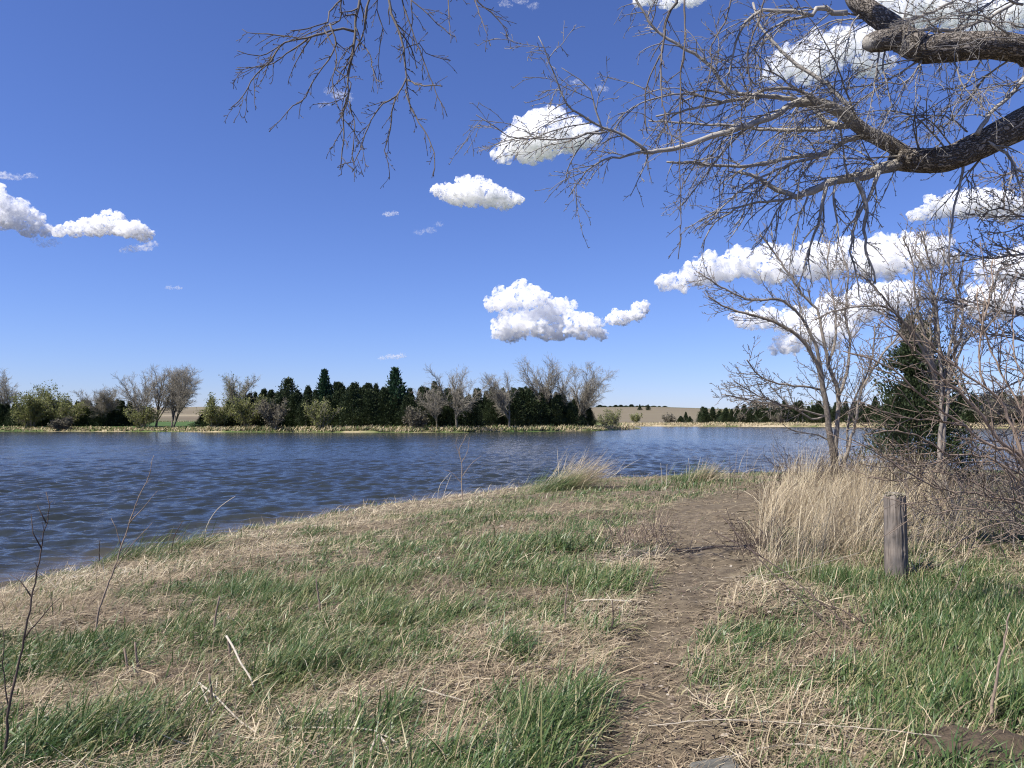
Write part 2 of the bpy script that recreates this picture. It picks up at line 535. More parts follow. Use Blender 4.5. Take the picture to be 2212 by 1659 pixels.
def far_land():
    r = np.concatenate([np.arange(112, 262, 0.8), np.geomspace(263, 4200, 120)])
    a = np.radians(np.concatenate([np.linspace(-65, -37, 60), np.linspace(-36.8, 36.8, 620), np.linspace(37, 65, 60)]))
    A, R = np.meshgrid(a, r)
    Yd = R * np.cos(A); X = R * np.sin(A)
    Z = far_z(X, Yd)
    V = np.stack([X, Yd, Z], -1).reshape(-1, 3)
    ny, nx = X.shape
    i = np.arange(ny * nx).reshape(ny, nx)
    F = np.stack([i[:-1, :-1], i[:-1, 1:], i[1:, 1:], i[1:, :-1]], -1).reshape(-1, 4)
    Rm = R[:-1, :-1].ravel()
    Zm = (far_inside(X, Yd)[:-1, :-1].ravel() > -14)
    u = u_of(X, Yd)
    ins = far_inside(X, Yd)
    dry = np.clip(0.42 + 0.2 * sstep(0.5, 2.5, ins) - sstep(4, 12, ins) * 0.25 + (fbm(X * 0.25, Yd * 0.5, 0, 3, 51) - 0.5) * 1.2, 0, 1)
    dry = np.where(u > 1340, np.clip(dry + 0.32, 0, 1), dry)
    dry = np.where((u < 440) & (ins > 6), dry * 0.25, dry)
    m1 = blade_mat("far_meadow", [(0, (0.05, 0.10, 0.028)), (0.45, (0.13, 0.155, 0.055)), (0.7, (0.33, 0.28, 0.16)), (1, (0.50, 0.42, 0.28))], 0.9, 0.0, 0.1)
    # hills: brown ploughed field, green strip nearest, pale stubble band
    fld = np.interp(R, [240, 300, 330, 350, 420, 470, 520, 640], [0.05, 0.08, 0.1, 0.45, 0.5, 0.9, 0.6, 0.75])
    fld = np.where(u > 1000, np.interp(R, [240, 262, 290, 560, 660, 700], [0.9, 0.72, 0.62, 0.66, 0.62, 0.3]), fld)
    fld = np.clip(fld + (fbm(X * 0.01, Yd * 0.03, 0, 3, 52) - 0.5) * 0.2, 0, 1)
    m2 = blade_mat("farm_fields", [(0, (0.045, 0.115, 0.03)), (0.3, (0.09, 0.13, 0.05)), (0.5, (0.15, 0.12, 0.085)), (0.75, (0.19, 0.165, 0.112)), (1, (0.40, 0.33, 0.23))], 0.95, 0.0, 0.1)
    near = (Rm < 262) & Zm
    tag(mesh_obj("far_shore", V, F[near], m1, attrs={"tint": dry.ravel()}), kind="structure", label="low grassy far shore of the lake", cat="shore")
    tag(mesh_obj("hills", V, F[Rm >= 261.5], m2, attrs={"tint": fld.ravel()}), kind="structure", label="low brown farmland hills behind the lake", cat="hills")


far_land()

# ------------------------------------------------------------------ clouds: closed puffy bodies filled with scattering vapour
def ico(sub=2):
    t = (1 + 5 ** 0.5) / 2
    v = [(-1, t, 0), (1, t, 0), (-1, -t, 0), (1, -t, 0), (0, -1, t), (0, 1, t), (0, -1, -t), (0, 1, -t), (t, 0, -1), (t, 0, 1), (-t, 0, -1), (-t, 0, 1)]
    f = [(0, 11, 5), (0, 5, 1), (0, 1, 7), (0, 7, 10), (0, 10, 11), (1, 5, 9), (5, 11, 4), (11, 10, 2), (10, 7, 6), (7, 1, 8),
         (3, 9, 4), (3, 4, 2), (3, 2, 6), (3, 6, 8), (3, 8, 9), (4, 9, 5), (2, 4, 11), (6, 2, 10), (8, 6, 7), (9, 8, 1)]
    v = [np.array(p, float) / np.linalg.norm(p) for p in v]
    for _ in range(sub):
        mid = {}
        nf = []
        def m(a, b):
            k = (min(a, b), max(a, b))
            if k not in mid:
                p = v[a] + v[b]
                v.append(p / np.linalg.norm(p)); mid[k] = len(v) - 1
            return mid[k]
        for a, b, c in f:
            ab, bc, ca = m(a, b), m(b, c), m(c, a)
            nf += [(a, ab, ca), (b, bc, ab), (c, ca, bc), (ab, bc, ca)]
        f = nf
    return np.array(v), np.array(f)


ICO_V, ICO_F = ico(2)


def cloud(label, base_v, D, lobes, dens=1.0, seed=0, vox=21.0, puffs=26):
    """lobes: (u, v, r) in photo pixels; base_v: pixel row of the flat base; D: distance in metres"""
    q = np.random.default_rng(100 + seed)
    sc = D / FPX
    small = max(l[2] for l in lobes) < 17
    if small:
        puffs = 7
    base_z = W(1106, base_v, D)[2]
    cs, rs = [], []
    for (u, v, r) in lobes:
        R = r * sc
        c = W(u, v, D + q.normal(0, 0.5) * R)
        cs.append(c); rs.append(R * 0.82)
        for k in range(puffs):
            d = q.normal(0, 1, 3); d[2] = abs(d[2]) * 0.9 - 0.25; d /= np.linalg.norm(d)
            rr = R * q.uniform(0.2, 0.46)
            p = c + d * np.array([1.25, 1.0, 0.85]) * R * q.uniform(0.62, 1.0)
            cs.append(p); rs.append(rr)
            for j in range(0 if small else 2):
                d2 = d + q.normal(0, 0.7, 3); d2 /= np.linalg.norm(d2)
                cs.append(p + d2 * rr * 0.9); rs.append(rr * q.uniform(0.25, 0.5))
    V = np.concatenate([ICO_V * r * (np.array([2.0, 1.0, 0.6]) if small else np.array([1.3, 1.0, 0.85])) + c for c, r in zip(cs, rs)])
    F = np.concatenate([ICO_F + i * len(ICO_V) for i in range(len(cs))])
    ctr = V.mean(0)
    Vl = V - ctr
    # flatten the base
    bz = base_z - ctr[2]
    rmax = max(l[2] for l in lobes) * sc
    low = Vl[:, 2] < bz
    Vl[low, 2] = bz + (Vl[low, 2] - bz) * 0.15
    tmp = mesh_obj("cloud", Vl, F, M_CLOUD0)
    md = tmp.modifiers.new("merge", 'REMESH'); md.mode = 'VOXEL'; md.voxel_size = rmax / vox
    dg = bpy.context.evaluated_depsgraph_get()
    me = bpy.data.meshes.new_from_object(tmp.evaluated_get(dg))
    bpy.data.objects.remove(tmp, do_unlink=True)
    n = len(me.vertices)
    P = np.empty(n * 3, np.float32); me.vertices.foreach_get("co", P); P = P.reshape(-1, 3).astype(float)
    Nn = np.empty(n * 3, np.float32); me.vertices.foreach_get("normal", Nn); Nn = Nn.reshape(-1, 3)
    f1 = 1.6 / rmax
    d = (fbm(P[:, 0] * f1 * 1.5, P[:, 1] * f1 * 1.5, P[:, 2] * f1 * 1.5, 4, seed) - 0.5) * rmax * 0.95 + 0.10 * rmax
    f2 = 7.0 / rmax
    wx = (fbm(P[:, 0] * f1, P[:, 1] * f1, P[:, 2] * f1, 2, seed + 50) - 0.5) * rmax * 0.6
    d2 = np.abs(fbm((P[:, 0] + wx) * f2 * 0.8, P[:, 1] * f2, P[:, 2] * f2, 3, seed + 60) - 0.5)
    d = d + (0.10 - d2) * rmax * 0.65
    P += Nn * (d * np.where(P[:, 2] < bz + 0.1 * rmax, 0.35, 1.0))[:, None]
    me.vertices.foreach_set("co", P.astype(np.float32).ravel())
    me.polygons.foreach_set("use_smooth", np.ones(len(me.polygons), bool))
    m, N, L = new_mat("cloud_vapour")
    out = N.new("ShaderNodeOutputMaterial")
    vs = N.new("ShaderNodeVolumeScatter")
    vs.inputs["Color"].default_value = (1, 1, 1, 1)
    vs.inputs["Anisotropy"].default_value = 0.0
    tc = N.new("ShaderNodeTexCoord")
    nz = N.new("ShaderNodeTexNoise"); nz.inputs["Scale"].default_value = (1.8 if small else 3.0) / rmax
    nz.inputs["Detail"].default_value = 7; nz.inputs["Roughness"].default_value = 0.6
    L.new(tc.outputs["Object"], nz.inputs["Vector"])
    mr = N.new("ShaderNodeMapRange"); mr.interpolation_type = 'SMOOTHSTEP'
    mr.inputs[1].default_value = 0.42; mr.inputs[2].default_value = 0.76
    mr.inputs[3].default_value = 0.0; mr.inputs[4].default_value = (3.0 if small else 22.0) * dens / rmax
    L.new(nz.outputs[0], mr.inputs[0])
    L.new(mr.outputs[0], vs.inputs["Density"])
    L.new(vs.outputs[0], out.inputs["Volume"])
    me.materials.clear(); me.materials.append(m)
    me.update()
    o = bpy.data.objects.new("cloud", me)
    o.location = ctr
    COL.objects.link(o)
    return tag(o, label, "cloud", "white cumulus clouds drifting across the sky")


M_CLOUD0 = new_mat("cloud_plain")[0]
CLOUDS = [
    ("round white cumulus cloud behind the tip of the long pale overhead branch", 352, 2900,
     [(1170, 300, 46), (1128, 318, 36), (1212, 290, 38), (1245, 300, 30), (1182, 262, 24), (1268, 298, 20), (1096, 328, 20)], 1),
    ("small white puffy cloud alone in the middle of the open sky", 455, 3600,
     [(1018, 420, 30), (985, 424, 24), (1050, 424, 28), (1085, 432, 22), (948, 414, 14), (1006, 402, 20), (1112, 436, 12)], 1),
    ("big heaped white cloud above the wooded point with two stacked domes", 735, 8800,
     [(1110, 650, 28), (1150, 650, 24), (1068, 662, 15), (1138, 632, 18), (1160, 690, 34), (1202, 676, 30), (1110, 706, 32), (1235, 692, 24),
      (1096, 722, 22), (1262, 712, 25), (1290, 724, 14), (1220, 714, 22), (1180, 715, 25)], 1),
    ("small notched cloud just beside the big heaped cloud", 702, 8900, [(1342, 687, 18), (1385, 668, 15), (1372, 682, 14), (1324, 692, 11)], 1),
    ("ragged white cloud cut off by the edge of the picture above the far left trees", 508, 4300,
     [(20, 468, 32), (62, 486, 22), (-5, 436, 22), (92, 494, 14), (-40, 470, 40)], 1),
    ("low wisp hanging beneath the ragged cloud at the picture edge", 537, 4400, [(98, 528, 12), (116, 524, 9), (76, 520, 7)], 0.4),
    ("flat bottomed white cloud right beside the ragged cloud at the picture edge", 520, 4300,
     [(200, 492, 24), (240, 488, 26), (280, 496, 22), (308, 508, 16), (158, 497, 16), (130, 500, 10)], 1),
    ("thin flat wisp below the flat bottomed cloud", 545, 4500, [(285, 538, 10), (312, 535, 12), (328, 528, 9), (268, 541, 6)], 0.6),
    ("long white cloud bank behind the bare roadside sapling crown", 628, 5600,
     [(1470, 606, 24), (1530, 588, 32), (1600, 575, 34), (1680, 578, 42), (1770, 570, 42), (1850, 552, 40), (1940, 545, 44), (2000, 552, 36), (1900, 575, 40), (1440, 612, 14)], 1),
    ("low billowing cloud behind the dark cedar", 765, 9000,
     [(1640, 692, 24), (1718, 702, 32), (1800, 682, 38), (1700, 748, 24), (1862, 660, 38), (1932, 645, 38), (1780, 722, 38), (1602, 694, 14)], 1),
    ("white cloud behind the budding twigs at the picture edge", 690, 7600, [(2130, 655, 36), (2185, 645, 48), (2240, 650, 50)], 1),
    ("upper white cloud behind the budding twigs at the picture edge", 612, 6000, [(2190, 580, 38), (2150, 590, 26), (2240, 575, 45)], 1),
    ("soft white cloud under the thick overhead limb", 480, 4200, [(2030, 452, 24), (2080, 446, 30), (2130, 442, 32), (2175, 455, 32), (1985, 468, 14)], 0.8),
    ("thin bright cloud seen through the twigs between the two thick limbs", 178, 2300,
     [(1780, 122, 42), (1705, 142, 30), (1842, 102, 42), (1745, 152, 28), (1880, 140, 30), (1670, 160, 16)], 0.5),
    ("white cloud behind the uppermost thick limb", 88, 2100, [(1980, 22, 46), (2060, 18, 46), (2140, 50, 42), (2195, 22, 48), (1935, 0, 36)], 0.9),
    ("thin white cloud on the top edge above the slender arching branches", 25, 2000, [(1395, -2, 18), (1450, 4, 18), (1495, -2, 18)], 0.5),
    ("faint wisp on the top edge beside the hanging twigs", 28, 2000, [(1090, 8, 9), (1125, 2, 10), (1150, 14, 8)], 0.25),
    ("tiny white scrap of cloud beside the small puffy cloud", 470, 4200, [(838, 463, 7), (852, 461, 6)], 0.6),
    ("faint scrap of cloud beneath the small puffy cloud", 508, 4400, [(905, 503, 7), (928, 498, 9), (948, 485, 6)], 0.25),
    ("little three tufted wisp just above the pine tops", 780, 12000, [(826, 774, 5), (845, 771, 8), (866, 769, 7), (858, 773, 5)], 0.6),
    ("small wisp behind the hanging branches overhead", 232, 2600, [(735, 205, 15), (715, 196, 10), (748, 214, 9), (700, 226, 7)], 0.3),
    ("tiny streak of cloud low in the clear sky above the far left trees", 628, 6000, [(366, 622, 6), (384, 622, 6)], 0.35),
    ("little scrap of cloud above the ragged cloud at the picture edge", 390, 3500, [(12, 380, 12), (40, 384, 8), (66, 380, 8)], 0.5),
    ("faint scrap of cloud beside the upper tip of the pale overhead branch", 206, 2500, [(1300, 192, 10), (1245, 178, 9), (1268, 190, 6)], 0.25),
    ("low pale wisp over the far shore trees", 866, 15000, [(1604, 858, 9), (1622, 860, 8), (1585, 862, 6)], 0.3),
]
for i, c in enumerate(CLOUDS):
    cloud(c[0], c[1], c[2], c[3], c[4], seed=i)

# ------------------------------------------------------------------ tubes: branches, stems, sticks
class Tubes:
    def __init__(self):
        self.V, self.F, self.R, self.B, self.n = [], [], [], [], 0

    def add(self, pts, rad, k=5, cap=True, lump=0.0, seed=0):
        P = np.asarray(pts, float); n = len(P)
        rad = np.asarray(rad, float)
        T = np.empty_like(P)
        T[1:-1] = P[2:] - P[:-2]; T[0] = P[1] - P[0]; T[-1] = P[-1] - P[-2]
        T /= np.maximum(np.linalg.norm(T, axis=1), 1e-9)[:, None]
        m = np.abs(T.mean(0))
        ref = np.eye(3)[int(np.argmin(m))]
        U = np.cross(T, ref); U /= np.maximum(np.linalg.norm(U, axis=1), 1e-9)[:, None]
        Vv = np.cross(T, U)
        a = np.arange(k) * 2 * math.pi / k
        ca, sa = np.cos(a), np.sin(a)
        s = np.concatenate([[0], np.cumsum(np.linalg.norm(np.diff(P, axis=0), axis=1))])
        rr = np.repeat(rad[:, None], k, 1)
        if lump:
            R0 = max(rad.max(), 0.01)
            X = (ca * R0)[None] + 0 * rr; Y = (sa * R0)[None] + 0 * rr; Z = s[:, None] + 0 * rr
            nn = fbm(X * 26, Y * 26, Z * 5, 3, seed) - 0.5
            big = fbm(X * 4, Y * 4, Z * 2.0, 2, seed + 5) - 0.5
            rr = rr * (1 + lump * (1.1 * nn + 0.9 * big))
        ring = P[:, None] + rr[:, :, None] * (ca[None, :, None] * U[:, None] + sa[None, :, None] * Vv[:, None])
        b = self.n
        self.V.append(ring.reshape(-1, 3))
        self.R.append(np.repeat(rad, k))
        br = np.maximum(rad, 0.004)
        B = np.stack([(br[:, None] * ca[None]), (br[:, None] * sa[None]), np.repeat(s[:, None], k, 1)], -1)
        self.B.append(B.reshape(-1, 3))
        i = np.arange(n * k).reshape(n, k) + b
        j = np.roll(i, -1, 1)
        self.F.append(np.stack([i[:-1], j[:-1], j[1:], i[1:]], -1).reshape(-1, 4))
        self.n += n * k
        if cap:
            if k == 4:
                self.F.append(i[-1][None]); self.F.append(i[0][::-1][None])
            elif k > 4:
                self.V.append(P[-1:]); self.V.append(P[:1]); self.R.append(rad[-1:]); self.R.append(rad[:1])
                self.B.append(np.array([[0, 0, s[-1]], [0, 0, 0]]))
                c = self.n
                self.tri = getattr(self, "tri", [])
                self.tri.append(np.stack([i[-1], j[-1], np.full(k, c)], -1))
                self.tri.append(np.stack([j[0], i[0], np.full(k, c + 1)], -1))
                self.n += 2

    def obj(self, name, mat, parent=None, base=(0, 0, 0)):
        V = np.concatenate(self.V) - np.asarray(base, float)
        F = [np.concatenate(self.F)] + ([np.concatenate(self.tri)] if getattr(self, "tri", None) else [])
        return mesh_obj(name, V, F, mat, parent, True, {"rad": np.concatenate(self.R), "bark": np.concatenate(self.B)})


def smooth_path(P, step):
    """Catmull-Rom through the points, resampled about every `step` metres"""
    P = np.asarray(P, float)
    if len(P) < 3:
        n = max(2, int(np.linalg.norm(P[-1] - P[0]) / step) + 1)
        t = np.linspace(0, 1, n)[:, None]
        return P[0] * (1 - t) + P[-1] * t
    Q = np.vstack([2 * P[0] - P[1], P, 2 * P[-1] - P[-2]])
    out = []
    for i in range(1, len(Q) - 2):
        n = max(1, int(np.linalg.norm(Q[i + 1] - Q[i]) / step))
        for k in range(n):
            t = k / n
            out.append(0.5 * (2 * Q[i] + (Q[i + 1] - Q[i - 1]) * t + (2 * Q[i - 1] - 5 * Q[i] + 4 * Q[i + 1] - Q[i + 2]) * t * t
                              + (-Q[i - 1] + 3 * Q[i] - 3 * Q[i + 1] + Q[i + 2]) * t ** 3))
    out.append(P[-1])
    return np.array(out)


def unit(v):
    return v / max(np.linalg.norm(v), 1e-9)


def wander(q, p, d, L, n, wob, pull):
    """a path from p along d that wobbles and is pulled by the vector `pull`"""
    P = [p]
    st = L / n
    for i in range(n):
        d = unit(d + q.normal(0, wob, 3) + pull)
        p = p + d * st
        P.append(p)
    return np.array(P)


def side_dir(q, t, ang):
    a = unit(q.normal(0, 1, 3)); s = unit(np.cross(t, a))
    return unit(t * math.cos(ang) + s * math.sin(ang))


def twigs(tb, q, P, rad, lev, cfg, t0=0.0):
    """grow side shoots on path P; cfg[lev] = dict(gap, len, r, ang, wob, pull, k)"""
    if lev >= len(cfg):
        return
    c = cfg[lev]
    seg = np.linalg.norm(np.diff(P, axis=0), axis=1)
    s = np.concatenate([[0], np.cumsum(seg)])
    tot = s[-1]
    x = tot * t0 + q.random() * c["gap"]
    while x < tot * 0.985:
        i = int(np.searchsorted(s, x) - 1); i = min(max(i, 0), len(P) - 2)
        f = (x - s[i]) / max(seg[i], 1e-9)
        p = P[i] * (1 - f) + P[i + 1] * f
        t = unit(P[i + 1] - P[i])
        r0 = rad[i] * (1 - f) + rad[i + 1] * f
        L = c["len"] * q.uniform(0.35, 1.15) * (1 - c.get("taper", 0.45) * x / tot)
        r = min(r0 * 0.62, c["r"] * (0.55 + 0.45 * L / c["len"]))
        d = side_dir(q, t, math.radians(c["ang"]) * q.uniform(0.6, 1.25))
        if "bias" in c: d = unit(d + np.array(c["bias"]) * q.uniform(0.4, 1.2))
        n = c.get("n", 6)
        Q = wander(q, p, d, L, n, c["wob"], np.array(c["pull"]))
        rr = np.linspace(r, max(r * 0.5, c.get("rmin", 0.0022)), n + 1)
        if c.get("knob"): rr = rr * (1 + c["knob"] * q.random(n + 1))
        tb.add(Q, rr, c.get("k", 4), cap=c.get("k", 4) == 4)
        twigs(tb, q, Q, rr, lev + 1, cfg)
        x += c["gap"] * q.uniform(0.5, 1.5)


def px_path(pts, Y0, Y1, step=0.12, wob=0.0, q=None):
    """photo pixels -> smooth 3-D path whose depth runs from Y0 to Y1"""
    n = len(pts)
    t = np.linspace(0, 1, n)
    P = np.array([W(u, v, Y0 + (Y1 - Y0) * k) for (u, v), k in zip(pts, t)])
    P = smooth_path(P, step)
    if wob and q is not None:
        e = q.normal(0, wob, P.shape); e[0] = 0
        P = P + e
    return P


def taper(P, a, b, pw=1.0):
    s = np.concatenate([[0], np.cumsum(np.linalg.norm(np.diff(P, axis=0), axis=1))])
    s = s / s[-1]
    return a + (b - a) * s ** pw


# ------------------------------------------------------------------ the big cottonwood whose limbs reach in overhead
TW_FINE = [dict(gap=0.15, len=0.90, r=0.0078, ang=48, wob=0.10, pull=(-0.01, 0, -0.075), n=10, k=4, knob=0.35, bias=(-0.15, 0, -0.12)),
           dict(gap=0.105, len=0.36, r=0.0044, ang=46, wob=0.12, pull=(-0.01, 0, -0.05), n=6, k=3, knob=0.4, rmin=0.0026),
           dict(gap=0.085, len=0.07, r=0.0040, ang=48, wob=0.15, pull=(0, 0, 0.05), n=3, k=3, knob=0.6, rmin=0.0030)]
TW_HANG = [dict(gap=0.125, len=0.55, r=0.0085, ang=42, wob=0.12, pull=(-0.01, 0, -0.10), n=8, k=4, knob=0.4, taper=0.5),
           dict(gap=0.075, len=0.13, r=0.0055, ang=48, wob=0.14, pull=(0, 0, -0.03), n=4, k=3, knob=0.5, rmin=0.003),
           dict(gap=0.06, len=0.05, r=0.005, ang=50, wob=0.1, pull=(0, 0, 0.03), n=2, k=3, knob=0.6, rmin=0.0032)]

TW_HANG2 = [dict(gap=0.13, len=0.30, r=0.006, ang=40, wob=0.11, pull=(-0.01, 0, -0.08), n=6, k=4, knob=0.4, taper=0.4),
            dict(gap=0.085, len=0.09, r=0.0048, ang=48, wob=0.12, pull=(0, 0, -0.02), n=3, k=3, knob=0.5, rmin=0.003)]
CW_BASE = np.array([10.4, 8.2, zg1(10.4, 8.2)])
cw = empty("cottonwood_tree", CW_BASE, "old bare cottonwood whose two thick furrowed limbs and drooping twigs reach in overhead", "tree")
qa = np.random.default_rng(5)


def limb(P, rad, name="limb", parent=None, lump=0.16, k=40):
    tb = Tubes()
    tb.add(P, rad, k, True, lump, seed=int(abs(P[0][2]) * 100) % 97)
    return tb.obj(name, M_BARK, parent or cw, CW_BASE)


# trunk
P = smooth_path(np.array([CW_BASE + [0, 0, -0.3], [10.35, 8.2, 2.2], [10.2, 8.25, 4.4], [10.0, 8.3, 6.4], [10.3, 8.6, 9.0], [10.8, 9.0, 12.0]]), 0.12)
limb(P, taper(P, 0.52, 0.2), "trunk", k=40, lump=0.12)
# lower limb
PL = np.vstack([[10.0, 8.3, 6.0], [8.2, 8.35, 6.15], [6.8, 8.4, 5.95], [W(2250, 248, 8.5)], [W(2212, 264, 8.5)], [W(2132, 305, 8.6)], [W(2056, 340, 8.7)], [W(2004, 347, 8.8)], [W(1950, 344, 8.9)], [W(1930, 340, 8.9)]])
PL = smooth_path(PL, 0.035)
rL = np.interp(np.linspace(0, 1, len(PL)), [0, 0.45, 0.7, 1], [0.24, 0.20, 0.175, 0.125])
low = limb(PL, rL, k=56, lump=0.22)
# upper limb with its up-turned fork
PU = np.vstack([[10.0, 8.3, 6.6], [8.4, 8.2, 6.85], [6.9, 8.0, 6.75], [W(2250, 108, 8.0)], [W(2212, 105, 8.0)], [W(2132, 98, 8.0)], [W(2056, 102, 8.0)], [W(1985, 108, 8.0)], [W(1945, 100, 8.0)], [W(1935, 98, 8.0)]])
PU = smooth_path(PU, 0.035)
rU = np.interp(np.linspace(0, 1, len(PU)), [0, 0.4, 0.62, 0.8, 0.95, 1], [0.22, 0.185, 0.145, 0.135, 0.145, 0.06])
up = limb(PU, rU, k=56, lump=0.24)
PF = px_path([(1985, 100), (1950, 78), (1925, 58), (1889, 30), (1852, 4), (1838, -30), (1832, -80)], 8.0, 8.3, 0.035)
limb(PF, taper(PF, 0.125, 0.085), k=48, lump=0.24)
PS = px_path([(1930, 82), (1910, 87), (1893, 90), (1880, 93), (1874, 95)], 8.0, 7.9, 0.02)
limb(PS, np.interp(np.linspace(0, 1, len(PS)), [0, 0.5, 0.92, 1], [0.13, 0.10, 0.085, 0.045]), "broken_stub", k=36, lump=0.5)
# hidden limb above the frame that carries the hanging branches
PH = smooth_path(np.array([[10.1, 8.4, 8.2], [7.5, 8.0, 8.5], [4.6, 7.7, 8.0], [2.0, 7.5, 7.55], [-0.2, 7.5, 7.1], [-1.9, 7.5, 6.95], [-3.2, 7.4, 6.8]]), 0.08)
limb(PH, taper(PH, 0.17, 0.03), k=28, lump=0.15)

